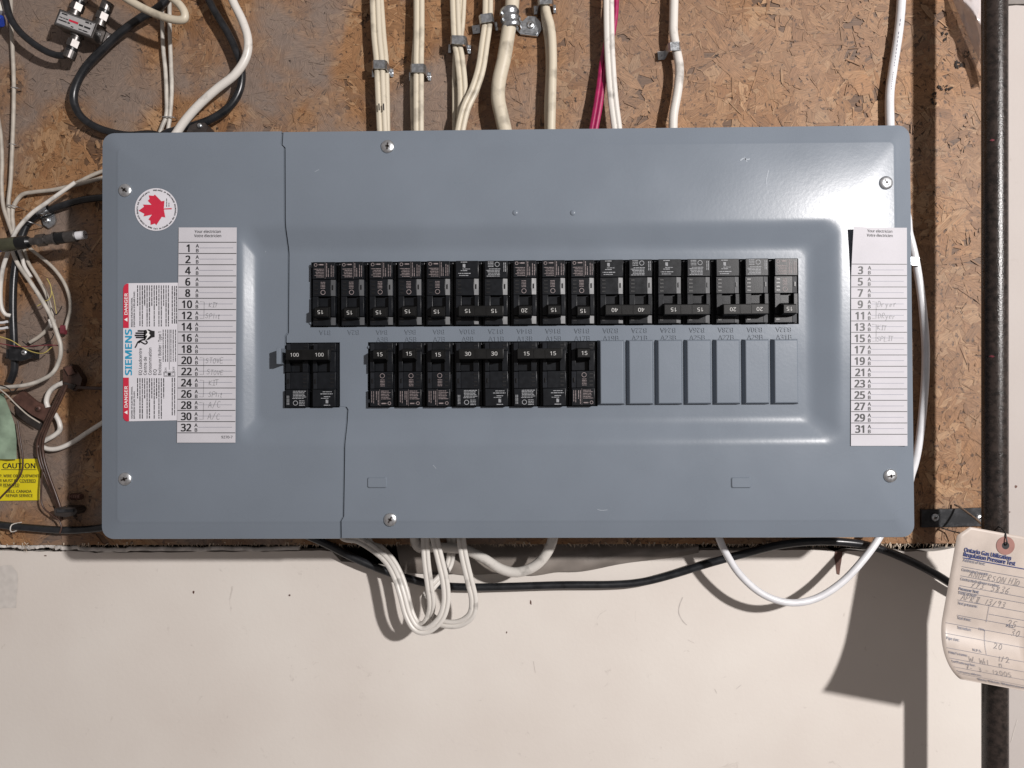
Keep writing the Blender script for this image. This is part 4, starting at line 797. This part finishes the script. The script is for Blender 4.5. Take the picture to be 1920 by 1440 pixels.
# white flexible tube pieces near the rusty plate
for lb, pts in (('short white tube curving into the brown cable joint', [(118, 718), (104, 724), (92, 736), (87, 752), (90, 764)]), ('short white tube bulging right of the brown wire bundle', [(103, 776), (111, 792), (112, 806), (102, 816), (82, 827)]), ('white tube sloping up to the left edge of the panel', [(74, 836), (92, 842), (112, 840), (138, 828), (165, 810), (200, 788), (240, 765)])):
    cable('white_tube', lb, hs(pts, 8), 9, M_whitec, False, None, 'tube')
GBR = 'brown wires of the bundle at lower left'
for k, lb in enumerate(('leftmost brown wire of the bundle running down the lower left', 'middle brown wire of the bundle running down the lower left', 'rightmost brown wire of the bundle running down the lower left', 'front brown wire of the bundle twisting over the others at lower left')):
    d = (k - 1.5) * 4.2 if k < 3 else 2
    cable('brown_wire', lb, [(124 + d * .6, 722, 14 + k), (114 + d, 745, 13 + k), (102 + d, 770, 12 + k), (88 + d, 800, 11 + k), (78 + d * 1.2, 830, 10 + k), (80 + d * 1.2, 860, 9 + k), (90 + d, 892, 9 + k), (104 + d * .6, 928, 9 + k), (114 + d * .4, 958, 8 + k), (116, 975, 6)], 4.8, M_brown, False, GBR, 'wire')
cable('brown_wire', 'pair of dark brown wires leaving the joint towards the panel', hs([(140, 725), (160, 727), (185, 728), (240, 730)], 9), 7, M_brown, False, None, 'wire')

# straps ------------------------------------------------------------------
def strap(label, px, py, wpx, htop, ang=0, along=.0085, feet=(.0040, .0036), mt=M_strap, name='cable_strap'):
    c = P(px, py, htop); a = wpx * mmpx(htop) / 2; th = .0008; ht = htop
    prof = [(-a - feet[0], .0012), (-a - .0010, .0012), (-a - .0002, .0035), (-a + .0004, ht - .0022), (-a + .0016, ht), (a - .0016, ht), (a - .0004, ht - .0022), (a + .0002, .0035), (a + .0010, .0012), (a + feet[1], .0012)]
    q = np.array(prof); t_ = np.gradient(q, axis=0); t_ /= np.linalg.norm(t_, axis=1)[:, None]; nn = np.stack([-t_[:, 1], t_[:, 0]], 1) * th; outer = q + nn
    loop = [tuple(p_) for p_ in outer] + [tuple(p_) for p_ in q[::-1]]
    ca_, sa_ = math.cos(math.radians(ang)), math.sin(math.radians(ang)); e1 = np.array([ca_, 0, -sa_]); e2 = np.array([sa_, 0, ca_])
    base = np.array([c[0], 0, c[2]])
    t = thing(name, label, 'strap', tuple(base), 'straps holding the cables to the board')
    mb = MB(); n = len(loop); v = []
    for s in (-along / 2, along / 2): v += [base + e1 * u + e2 * s + np.array([0, -h, 0]) for u, h in loop]
    m_ = n // 2
    fs = [(i, (i + 1) % n, (i + 1) % n + n, i + n) for i in range(n)] + [(i, i + 1, n - 2 - i, n - 1 - i) for i in range(m_ - 1)] + [(i + n, n - 1 - i + n, n - 2 - i + n, i + 1 + n) for i in range(m_ - 1)]
    mb.add(v, fs); obj('band', mb, mt, t, smooth=25)
    for sgn, ft in ((-1, feet[0]), (1, feet[1])):
        b = base + e1 * sgn * (a + ft * .6); mb = MB(); mb.lathe(b + (0, -.0015, 0), (0, -1, 0), [(0, .0014), (.0007, .0014), (.0010, .0009)], 12); obj('nail', mb, M_strap, t, smooth=40)
    return t
strap('metal strap over the leftmost cable pair above the panel', 711, 121, 27, .021)
strap('metal strap over the second cable pair from the left above the panel', 783, 128, 28, .021)
strap('metal strap low over the third cable pair, next to the slanting cable', 859, 75, 29, .021, 3)
strap('metal strap tilted up at right beside the conduit strap', 912, 34, 26, .021, -8, feet=(.0085, .0035))
strap('metal strap at the very top edge over the cable right of the conduit strap', 1023, 0, 28, .020, -3)
strap('bright metal strap on the single wavy white cable', 1265, 87, 22, .020, -4, feet=(.0075, .0035))
strap('small bright metal strap at the right edge of the panel', 1713, 490, 24, .016, 6, along=.0075)
# one-hole conduit strap
c = P(957, 32, .020); base = np.array([c[0], 0, c[2]]); t = thing('conduit_strap', 'shiny one hole conduit strap around the thickest cable', 'strap', tuple(base))
ang = math.radians(-9); e1 = np.array([math.cos(ang), 0, -math.sin(ang)]); e2 = np.array([math.sin(ang), 0, math.cos(ang)]); R_ = .0094; al = .0200; hc = .0150; sec = []
for s_ in np.linspace(-.5, .5, 15):
    rr_ = R_ + .0007 * math.cos(s_ * 6 * PI) + (.0004 if abs(s_) > .45 else 0)
    sec.append([base + e1 * rr_ * math.cos(a) + e2 * s_ * al + np.array([0, -(hc + rr_ * math.sin(a)), 0]) for a in np.linspace(math.radians(205), math.radians(-38), 18)])
k = 18; mb = MB(); mb.v = [tuple(q) for row in sec for q in row]; mb.f = [(j * k + i, j * k + i + 1, (j + 1) * k + i + 1, (j + 1) * k + i) for j in range(14) for i in range(k - 1)]
bo = obj('saddle', mb, M_strap, t, smooth=60, fix=False); sol = bo.modifiers.new('thickness', 'SOLIDIFY'); sol.thickness = .0010
def poly_plate(pts, h0, h1, mt, parent, name, smooth=None):
    q = [P(a, b, h1)[[0, 2]] for a, b in pts]; return obj(name, MB().prism([tuple(x) for x in q], -h1, -h0), mt, parent, smooth=smooth)
poly_plate([(968, 34), (980, 40), (990, 30), (1004, 31), (1014, 42), (1015, 56), (1008, 68), (976, 64), (968, 56)], .0010, .0034, M_strap, t, 'foot')
poly_plate([(986, 58), (1003, 60), (1009, 50), (1012, 52), (1006, 64), (984, 62)], .0034, .0042, M_strap, t, 'rib')
screw(995, 47, .0034, .0040, t, 40)
# black cable clamp with screw, upper left
t = thing('cable_clamp', 'grey metal clamp with round screw on the black cable at left', 'clamp', tuple(P(86, 410)))
poly_plate([(76, 404), (100, 397), (104, 412), (101, 421), (91, 428), (81, 421)], .001, .0035, M_strap, t, 'plate')
path = [P(72 + 22 * k / 6, 398 - 8 * k / 6, .0) for k in (0,)]
mb = MB(); ax = (P(94, 390) - P(70, 399)); ax /= np.linalg.norm(ax); perp = np.cross(ax, [0, 1, 0]); cc = P(82, 396, .008)
sec = [[cc + ax * s + perp * .0048 * math.cos(a) + np.array([0, -.0052 * math.sin(a), 0]) for a in np.linspace(-.5, PI + .5, 12)] for s in (-.0058, .0058)]
mb.v = [tuple(q) for r_ in sec for q in r_]; mb.f = [(i, i + 1, i + 13, i + 12) for i in range(11)]; bo = obj('saddle', mb, M_strap, t, smooth=50, fix=False); sm_ = bo.modifiers.new('thickness', 'SOLIDIFY'); sm_.thickness = .0009
screw(88, 413, .0035, .0031, t, 30)
t = thing('cable_clamp', 'black metal clamp with shiny screw around the glossy cable in the left tangle', 'clamp', tuple(P(40, 662)))
poly_plate([(16, 652), (34, 649), (46, 655), (64, 664), (58, 671), (40, 677), (16, 674)], .0155, .0185, M_blackmetal, t, 'plate'); screw(46, 661, .0185, .0030, t, 0)
mb = MB(); mb.box(*(P(17, 0, .012)[0], P(62, 0, .012)[0]), -.0155, 0, P(0, 673, .012)[2], P(0, 655, .012)[2], .001); obj('clamp_body', mb, M_blackmetal, t, smooth=30)
t = thing('cable_clip', 'dark clip pinching the two cables at the panel top left', 'clip', tuple(P(378, 236)))
poly_plate([(350, 246), (356, 235), (368, 230), (384, 230), (390, 238), (386, 250), (350, 256)], .001, .020, M_dark, t, 'clip_body'); screw(375, 236, .020, .0026, t, 0, M_strap, slot=False)
# wire staples
for px, py, wd, lb in ((27, 164, 9, 'upper tiny staple on the thin grey wire at far left'), (23, 270, 9, 'lower tiny staple on the thin grey wire at far left'), (315.5, 219, 19, 'staple across the two thin white wires above the panel'), (23, 384, 18, 'staple where the grey wires part at left'), (52, 414, 16, 'bright staple across the black cable beside the clamp'), (22, 1005 - 13, 5, 'pale band around the black cable at the lower left')):
    hh = {9: 7, 19: 9, 18: 12, 16: 19, 5: 16}[wd]; a_, b_ = P(px - wd / 2 - 1, py - (3 if wd == 16 else 0), hh * .001), P(px + wd / 2 + 1, py + (4 if wd in (16, 18) else 1), hh * .001); mb = MB()
    if wd == 5: a_, b_ = P(22, 984, .016), P(21, 997, .016)
    mb.sweep(spline([a_ + (0, hh * .0009, 0), a_, b_, b_ + (0, hh * .0009, 0)], 3), prof_round(.00055, 6)); tag(obj('staple', mb, M_zinc if wd != 5 else M_whitec, smooth=50), lb, 'staple')

# cable splitter, upper left ------------------------------------------------
c = P(142, 44, .028); base = np.array([c[0], 0, c[2]]); t = thing('cable_splitter', 'small silver coax splitter box with printed label, tilted, at top left', 'splitter', tuple(base))
ang = math.radians(-21); ea = np.array([math.cos(ang), 0, math.sin(ang)]); eb = np.array([-math.sin(ang), 0, math.cos(ang)])
def LB(mb_, x0, x1, y0, y1, z0, z1, bev=.0006):
    q = MB().box(x0, x1, y0, y1, z0, z1, bev); mb_.add([base + ea * v[0] + eb * v[2] + np.array([0, v[1], 0]) for v in q.v], q.f); return mb_
def LP(x, y, z): return base + ea * x + eb * z + np.array([0, y, 0])
obj('housing', LB(MB(), -.0205, .0205, -.028, -.010, -.0082, .0082), M_nick, t, smooth=30)
obj('flange', LB(MB(), -.031, -.0206, -.013, -.0112, -.004, .009), M_nick, t, smooth=30); obj('flange', LB(MB(), .0206, .031, -.013, -.0112, -.005, .007), M_nick, t, smooth=30)
for x in (-.0265, .0265): mb = MB(); mb.cyl(LP(x, -.0132, .002), LP(x, -.0142, .002), .0022, .0018); obj('flange_screw', mb, M_zinc, t, smooth=40)
pl = obj('face_plate', LB(MB(), -.0185, .0185, -.0286, -.0281, -.0066, .0066, .0002), mat('silver_label', (.42, .41, .41), .45, .2, var=.06), t)
mb = MB(); sp = lambda a, b: LP(a * .001, -.0288, -b * .001); random.seed(9)
micro(mb, -16, -9, -4.6, 1.5, sp); micro(mb, 9, 16, -4.6, 1.5, sp); micro(mb, -17, -4, 2.2, 1.5, sp); micro(mb, 4, 17, .2, 2.0, sp); micro(mb, -3, 0, 4.6, 1.3, sp); micro(mb, 5, 16, 4.2, 1.2, sp); micro(mb, -17, -7, -.6, .9, sp); put_line(mb, [(-18, -6.1), (18, -6.1), (18, 6.1), (-18, 6.1), (-18, -6.1)], .5, sp)
obj('black_print', mb, M_ink, pl, fix=False); mb = MB(); micro(mb, -7, 4.5, -.6, 2.6, sp); obj('red_print', mb, M_red, pl, fix=False)
def fconn(x, z0, dz, name):
    mb = MB(); mb.lathe(LP(x, -.019, z0), eb * dz, [(0, .0062), (.002, .0062), (.002, .0050), (.006, .0050)], 20); o = obj(name, mb, M_nick, t, smooth=35)
    mb = MB(); mb.lathe(LP(x, -.019, z0) + eb * dz * .006, eb * dz, [(0, .0063), (.007, .0063), (.0075, .0055)], 6); obj('hex_nut', mb, M_nick, o, smooth=20)
    mb = MB(); mb.lathe(LP(x, -.019, z0) + eb * dz * .0135, eb * dz, [(0, .0054), (.003, .0054)], 20); obj('black_ring', mb, M_black, o, smooth=35)
    mb = MB(); mb.lathe(LP(x, -.019, z0) + eb * dz * .0165, eb * dz, [(0, .0058), (.008, .0058), (.0085, .0050)], 20); obj('crimp_sleeve', mb, M_nick, o, smooth=35)
fconn(-.011, .0082, 1, 'port'); fconn(.0165, .0082, 1, 'port'); fconn(-.001, -.0082, -1, 'port')
# coax barrel pointing at the panel
a_, b_ = P(-14, 462, .045), P(153, 441, .045); ax = (b_ - a_); L = np.linalg.norm(ax); ax /= L
t = thing('coax_connector', 'loose coax cable end with metal connector and white tip pointing right', 'connector', tuple(P(80, 450, .0)))
def seg(name, f0, f1, prof, mt, n=20):
    mb = MB(); mb.lathe(a_ + ax * L * f0, ax, [(d * L * (f1 - f0), r) for d, r in prof], n); return obj(name, mb, mt, t, smooth=35)
seg('blue_sleeve', -.3, .105, [(0, .0062), (1, .0062)], M_blue); seg('olive_sleeve', .106, .28, [(0, .0066), (1, .0064)], M_olive); seg('rubber_boot', .281, .43, [(0, .0064), (.3, .0066), (.8, .0058), (1, .0035)], M_black)
seg('metal_neck', .43, .50, [(0, .0036), (1, .0036)], M_nick); seg('hex_nut', .50, .60, [(0, .0058), (1, .0058)], M_nick, 6); seg('barrel', .60, .72, [(0, .0048), (.8, .0048), (.82, .0062), (1, .0062)], M_nick); seg('black_ring', .721, .82, [(0, .0057), (1, .0057)], M_black); seg('crimp_sleeve', .821, .945, [(0, .0056), (.95, .0058), (1, .0052)], M_nick)
seg('white_core', .946, 1.04, [(0, .0040), (1, .0040)], M_coolw); seg('pin', 1.04, 1.17, [(0, .0004), (1, .0003)], M_rust)
t = thing('blue_connector', 'blue plastic connector cut by the left picture edge near the top', 'connector', tuple(P(0, 44)))
mb = MB(); mb.lathe(P(-22, 30, .02), P(10, 44, .02) - P(-22, 30, .02), [(0, .006), (.014, .006), (.0155, .0045)], 16); obj('body', mb, M_blue, t, smooth=35); mb = MB(); mb.lathe(P(-4, 5, .02), P(4, 28, .02) - P(-4, 5, .02), [(0, .004), (.011, .004)], 14); obj('cable_stub', mb, M_whitec, t, smooth=35)
# ground joint, rusty plate, papers
t = thing('cable_joint', 'dark brown lumpy cable joint block beside the panel at left', 'joint', tuple(P(140, 700)))
poly_plate([(118, 688), (134, 683), (146, 697), (154, 710), (150, 726), (140, 734), (118, 720)], .001, .010, M_brown, t, 'joint_body'); poly_plate([(120, 690), (133, 686), (141, 700), (128, 704)], .0101, .013, M_rust, t, 'joint_cap'); poly_plate([(120, 716), (142, 722), (136, 731), (119, 724)], .0101, .012, M_dark, t, 'joint_lug')
t = thing('rusty_plate', 'brown rusty steel plate with a round screw in the left tangle', 'plate', tuple(P(65, 765)))
poly_plate([(22, 748), (42, 732), (66, 752), (98, 765), (84, 790), (60, 778), (34, 758)], .004, .008, M_rust, t, 'plate'); screw(72, 766, .008, .0032, t, 60, M_rust); poly_plate([(28, 760), (60, 780), (82, 796), (78, 808), (52, 794), (30, 778)], .002, .0035, M_dark, t, 'lower_lip')
mb = MB(); nx, ny = 8, 14
for j in range(ny):
    for i in range(nx):
        v = j / (ny - 1); xr_ = np.interp(v, [0, .2, .45, .7, 1], [6, 16, 27, 31, 31]); mb.v.append(tuple(P(-70 + (xr_ + 70) * i / (nx - 1), 738 + 123 * v, .006 + .0035 * math.sin(i * 1.7 + j * .8) + .002 * abs(math.sin(i * 2.3 - j * 1.1)) + (.010 * (1 - v) if i > 4 else 0))))
mb.f = [(j * nx + i, j * nx + i + 1, (j + 1) * nx + i + 1, (j + 1) * nx + i) for j in range(ny - 1) for i in range(nx - 1)]
tag(obj('green_paper', mb, M_green, smooth=60, fix=False), 'crumpled pale green paper above the yellow caution sticker', 'paper')
sC = lambda a, b: P(a, b, .0016); sCp = lambda a, b: P(a, b, .0019)
mb = MB(); put_poly(mb, [(-110, 860), (0, 861), (76, 860), (74, 938), (0, 939), (-110, 939)], sC); cs = tag(obj('caution_sticker', mb, M_yellow, fix=False), 'yellow caution sticker with black capitals, cut by the left picture edge', 'sticker')
mb = MB(); put_text(mb, 'CAUTION', 5, 878, 13, sCp, 0, .022, width=61); put_line(mb, [(2, 880.6), (68, 880.6)], 1, sCp)
put_text(mb, 'IP. WIRE OR EQUIPMENT', -3, 895, 7.4, sCp, 0, .012, width=76); put_text(mb, 'OR MUST BE COVERED', -6, 904, 7.4, sCp, 0, .012, width=73); put_line(mb, [(38, 905), (67, 905)], .7, sCp); put_text(mb, 'OR REMOVED', -5, 912, 7.4, sCp, 0, .012, width=41); put_line(mb, [(6, 913.2), (36, 913.2)], .7, sCp)
put_text(mb, 'BELL CANADA', 13, 924, 7.4, sCp, 0, .016, width=46); put_text(mb, 'REPAIR SERVICE', 11, 932, 7.4, sCp, 0, .016, width=50); obj('black_lettering', mb, M_ink, cs, fix=False)
t = thing('wire_clip', 'dark stubby clip gathering the brown wires at the lower left', 'clip', tuple(P(122, 958))); poly_plate([(101, 954), (112, 951), (140, 952), (145, 958), (140, 966), (122, 970), (103, 966)], .001, .017, M_dark, t, 'clip_body'); poly_plate([(106, 955), (138, 955), (137, 960), (106, 961)], .0171, .0185, M_blackmetal, t, 'clip_face')
mb = MB(); mb.cyl(P(133, 931, .004), P(153, 931, .008), .0030, .0030, 12); sn = tag(obj('loose_screw', mb, M_rust, smooth=40), 'rusty screw sticking out of the board at lower left', 'screw')
for k in range(4): mb = MB(); mb.cyl(P(135 + k * 4, 931, .0045 + k * .0008), P(136.2 + k * 4, 931, .0047 + k * .0008), .0035, .0035, 12); obj('thread', mb, M_rust, sn, smooth=40)

# gas pipe, its bracket, the film and the test tag ----------------------------
hp = .0695; xp = P(1865, 700, hp); r_p = 43.5 * mmpx(hp) / 2
a_, b_ = P(1864.5, -420, hp), P(1866, 1900, hp); mb = MB(); npt = 60
mb.sweep([a_ + (b_ - a_) * k / npt for k in range(npt + 1)], prof_round(r_p, 32)); tag(obj('gas_pipe', mb, M_iron, smooth=60), 'vertical black iron gas pipe at the right of the panel', 'pipe')
t = thing('pipe_bracket', 'flat black steel bracket with two screws behind the gas pipe', 'bracket', tuple(P(1785, 971)))
poly_plate([(1728, 956), (1848, 952), (1848, 986), (1728, 989)], .0008, .004, M_blackmetal, t, 'bar'); screw(1753, 970, .004, .0037, t, 30, M_strap); screw(1836, 971, .004, .0037, t, 50)
cable('tie_wire', 'grey tie wire slanting from the board towards the pipe over the bracket', [(1790, 946, 4), (1800, 951, 10), (1815, 962, 22), (1832, 975, 38), (1850, 992, 60)], 4, M_strap, False, None, 'wire')
cable('tie_wire', 'dark debris strand drooping below the pipe bracket', [(1765, 990, 4), (1785, 996, 8), (1800, 1000, 14), (1815, 1008, 20)], 2.4, M_dark, False, None, 'wire')
for px, py in ((1862, 262), (1863, 668), (1860, 1190)):
    mb = MB(); X_, Z_ = P(px, py, hp + r_p)[[0, 2]]; xc = xp[0]
    v = []
    for dx, dz in ((-.0016, 0), (-.0004, .0011), (.0012, .0006), (.0018, -.0003), (.0003, -.0010)): x_ = X_ + dx; yy = math.sqrt(max(r_p ** 2 - (x_ - xc) ** 2, 0)); v.append((x_, -(hp + yy + .0003), Z_ + dz))
    mb.add(v, [(0, 1, 2, 3, 4)]); obj('red_fleck', mb, M_rwire, bpy.data.objects['gas_pipe'], fix=False)
# old dark stains on the strand board
mb = MB(); r = np.random.default_rng(33)
for cx_, cy_, sx_, sy_, n_ in ((1797, 121, 8, 7, 46), (1812, 100, 6, 9, 26), (1752, 185, 5, 16, 34), (1772, 165, 14, 5, 24), (1771, 66, 5, 16, 22)):
    for k in range(n_):
        a_ = r.uniform(0, 2 * PI); q_ = r.uniform(.45, 1.05); px_, py_ = cx_ + sx_ * q_ * math.cos(a_), cy_ + sy_ * q_ * math.sin(a_); rr_ = abs(r.normal(0, 1.1)) + .35; ns = 6; p0 = r.uniform(0, 6)
        put_poly(mb, [(px_ + rr_ * r.uniform(.5, 1.3) * math.cos(p0 + m_ * 2 * PI / ns), py_ + rr_ * r.uniform(.5, 1.5) * math.sin(p0 + m_ * 2 * PI / ns)) for m_ in range(ns)], lambda a, b: P(a, b, .0009 + r.uniform(0, .0002)))
struct(obj('dark_stain', mb, M_cavity, slab, fix=False), 'stuff')
# crumpled film between board and pipe
mb = MB(); nu, nv = 30, 84; r = np.random.default_rng(4)
def ridge(u, v, a, b, c, w_): d = abs(a * u + b * v - c); return max(0, 1 - d / w_)
for j in range(nv):
    y = -300 + 445 * j / (nv - 1); v = (y + 60) / 205; xl = 1760 + (y + 60) * .435
    for i in range(nu):
        u = i / (nu - 1); x = xl + u * (1882 - xl); e = min(1, u * 5)
        cr = .007 * ridge(u, v, 1, .12, .42, .25) + .005 * ridge(u, v, .6, -1, -.25, .16) + .004 * ridge(u, v, .5, 1, .85, .14) + .0035 * ridge(u, v, -.7, 1, .15, .10) + .003 * ridge(u, v, 1, .5, .9, .12)
        mb.v.append(tuple(P(x, y, .004 + .020 * u ** .6 + cr * e)))
mb.f = [(j * nu + i, j * nu + i + 1, (j + 1) * nu + i + 1, (j + 1) * nu + i) for j in range(nv - 1) for i in range(nu - 1)]
tag(obj('plastic_film', mb, M_bag, smooth=60, fix=False), 'crumpled clear plastic film tucked behind the pipe at top right', 'plastic film')
# test tag
TH = math.radians(-10.6); o_ = P(1798, 984, .0885); e1 = np.array([math.cos(TH), 0, math.sin(TH)]); e2 = np.array([math.sin(TH), 0, -math.cos(TH)])
TW, TL, TS = 73., 143., 82.; ARC = math.radians(88)
def TG(dl=0.):
    def f(u, s):
        if s <= TS: d, h, na = s, 0., 0.
        else:
            th = (s - TS) / (TL - TS) * ARC; R = (TL - TS) / ARC; d = TS + R * math.sin(th); h = R * (1 - math.cos(th)); na = th
        h += 1.2 * math.sin(u / TW * PI) * (1 - s / TL)
        return o_ + e1 * u * .001 + e2 * (d - dl * math.sin(na)) * .001 + np.array([0, -(h + dl * math.cos(na)) * .001, 0])
    return f
def px2tag(px, py):
    k = mmpx(.0885) * 1000; dx, dy = (px - 1798) * k, (py - 984) * k; c_, s_ = math.cos(-TH), math.sin(-TH); return dx * c_ + dy * s_, -dx * s_ + dy * c_
t = thing('test_tag', 'creased manila pressure test tag with handwriting hanging on the gas pipe', 'tag', tuple(o_))
mb = MB(); nu, nv = 15, 64; sf = TG()
for j in range(nv):
    s = TL * j / (nv - 1); ch = max(0, 9.5 - s)
    for i in range(nu): mb.v.append(tuple(sf(ch + (TW - 2 * ch) * i / (nu - 1), s)))
mb.f = [(j * nu + i, j * nu + i + 1, (j + 1) * nu + i + 1, (j + 1) * nu + i) for j in range(nv - 1) for i in range(nu - 1)]
card = obj('card', mb, M_tagp, t, smooth=40, fix=False); cm_ = card.modifiers.new('thickness', 'SOLIDIFY'); cm_.thickness = .0003; cm_.offset = 1
s1, s2, s3 = TG(.45), TG(.6), TG(.75); eu, es_ = px2tag(1881, 1022)
mb = MB(); n = 32
mb.v = [tuple(s1(eu + rr_ * math.cos(2 * PI * k / n), es_ + rr_ * math.sin(2 * PI * k / n))) for rr_ in (8.0, 3.2) for k in range(n)]; mb.f = [(k, (k + 1) % n, (k + 1) % n + n, k + n) for k in range(n)]; obj('reinforcing_ring', mb, M_eye, t, fix=False)
mb = MB(); put_poly(mb, [(eu + 3.25 * math.cos(2 * PI * k / 24), es_ + 3.25 * math.sin(2 * PI * k / 24)) for k in range(24)], s1); obj('punched_hole', mb, M_ink, t, fix=False)
mb = MB(); q0 = s3(eu, es_); mb.sweep(spline([q0 + (0, .012, 0), q0 + (-.0003, -.001, .001), s3(eu - 1.5, es_ - 7) + (0, -.001, 0), s3(eu - 2, es_ - 13) + (0, .004, 0), s3(eu - 2, es_ - 16) + (0, .02, 0)], 6), prof_round(.0006, 8)); obj('hanging_wire', mb, M_kwire, t, smooth=50)
mb = MB(); u, s = px2tag(1806, 1033); put_text(mb, 'Ontario Gas Utilization', u, s, 5.0, s2, 0, .022, width=40.5); u, s = px2tag(1804.5, 1041.5); put_text(mb, 'Regulation Pressure Test', u, s, 5.0, s2, 0, .022, width=45)
u, s = px2tag(1804, 1044.5); put_line(mb, [(u, s), (TW, s)], .75, s2, 6); obj('navy_lettering', mb, M_navy, t, fix=False)
mb = MB(); rules = MB()
for px, py, wd, tx in ((1803.5, 1051, 19, 'Address of test:'), (1801, 1068.5, 23, "Contractor's name:"), (1798.5, 1085.5, 34, "Contractor's phone number:"), (1795.5, 1103.5, 17, 'Pressure Test'), (1795, 1111, 15.5, 'Date of test:'), (1793, 1130, 17, 'Test pressure:'), (1791.5, 1157, 12, 'Test time:'), (1791, 1175, 12, 'Test medium:')):
    u, s = px2tag(px, py); put_text(mb, tx, u, s, 3.3, s2, 0, .012 if tx != 'Pressure Test' else .03, width=wd)
for s, tx, wd in ((100, 'Pipe size:', 11), (112.5, "Fitter's name:", 16), (121, 'Certificate number:', 20), (132, 'Company address:', 20)): put_text(mb, tx, 4, s, 3.3, s2, 0, .012, width=wd)
put_text(mb, 'Do Not Remove', 18, 139, 4.2, s2, 0, .03, width=40); put_text(mb, 'Hrs.', 32, 87, 3, s2, 0, .01); put_text(mb, 'N.P.S.', 26, 106, 3, s2, 0, .01); put_text(mb, 'P.S.I.', 55, 80, 3, s2, 0, .01)
obj('small_lettering', mb, M_line, t, fix=False)
for px, py in ((1801.5, 1060.5), (1799, 1077.5), (1797, 1095.5), (1794.5, 1106), (1793, 1122), (1791.5, 1150)): u, s = px2tag(px, py); put_line(rules, [(u, s), (TW, s)], .28, s2, 10)
u, s = px2tag(1849.5, 1148); put_line(rules, [(u, s), (TW, s)], .28, s2, 8)
for s in (86, 95, 107.5, 117, 126, 134): put_line(rules, [(3, s), (TW, s)], .28, s2, 14)
u, sa = px2tag(1850, 1134); put_line(rules, [(u, sa), (u, sa + 14)], .28, s2, 6); put_line(rules, [(u, 86), (u + .2, 107.5)], .28, s2, 10); obj('ruled_lines', rules, M_line, t, fix=False)
mb = MB(); random.seed(21)
for tx, px, py, sz in (('ANDERSON HIO', 1814, 1079, 5.0), ('773. 5836.', 1817, 1098, 5.2), ('APRIL 13/93', 1799, 1122, 5.0), ('25', 1882, 1171, 6.0), ('30', 1889, 1187, 5.6)): u, s = px2tag(px, py); put_hand(mb, tx, u, s, sz, s2, 0, .30, .22, .8)
for tx, u, s, sz in (('20', 45, 100.5, 5.2), ('1/2', 47, 111, 5), ('W. Wilson', 20, 116.5, 5), ('7-43 - 12005', 14, 125.5, 4.6)): put_hand(mb, tx, u, s, sz, s2, 0, .30, .25, .8)
obj('handwriting', mb, M_pen, t, fix=False)
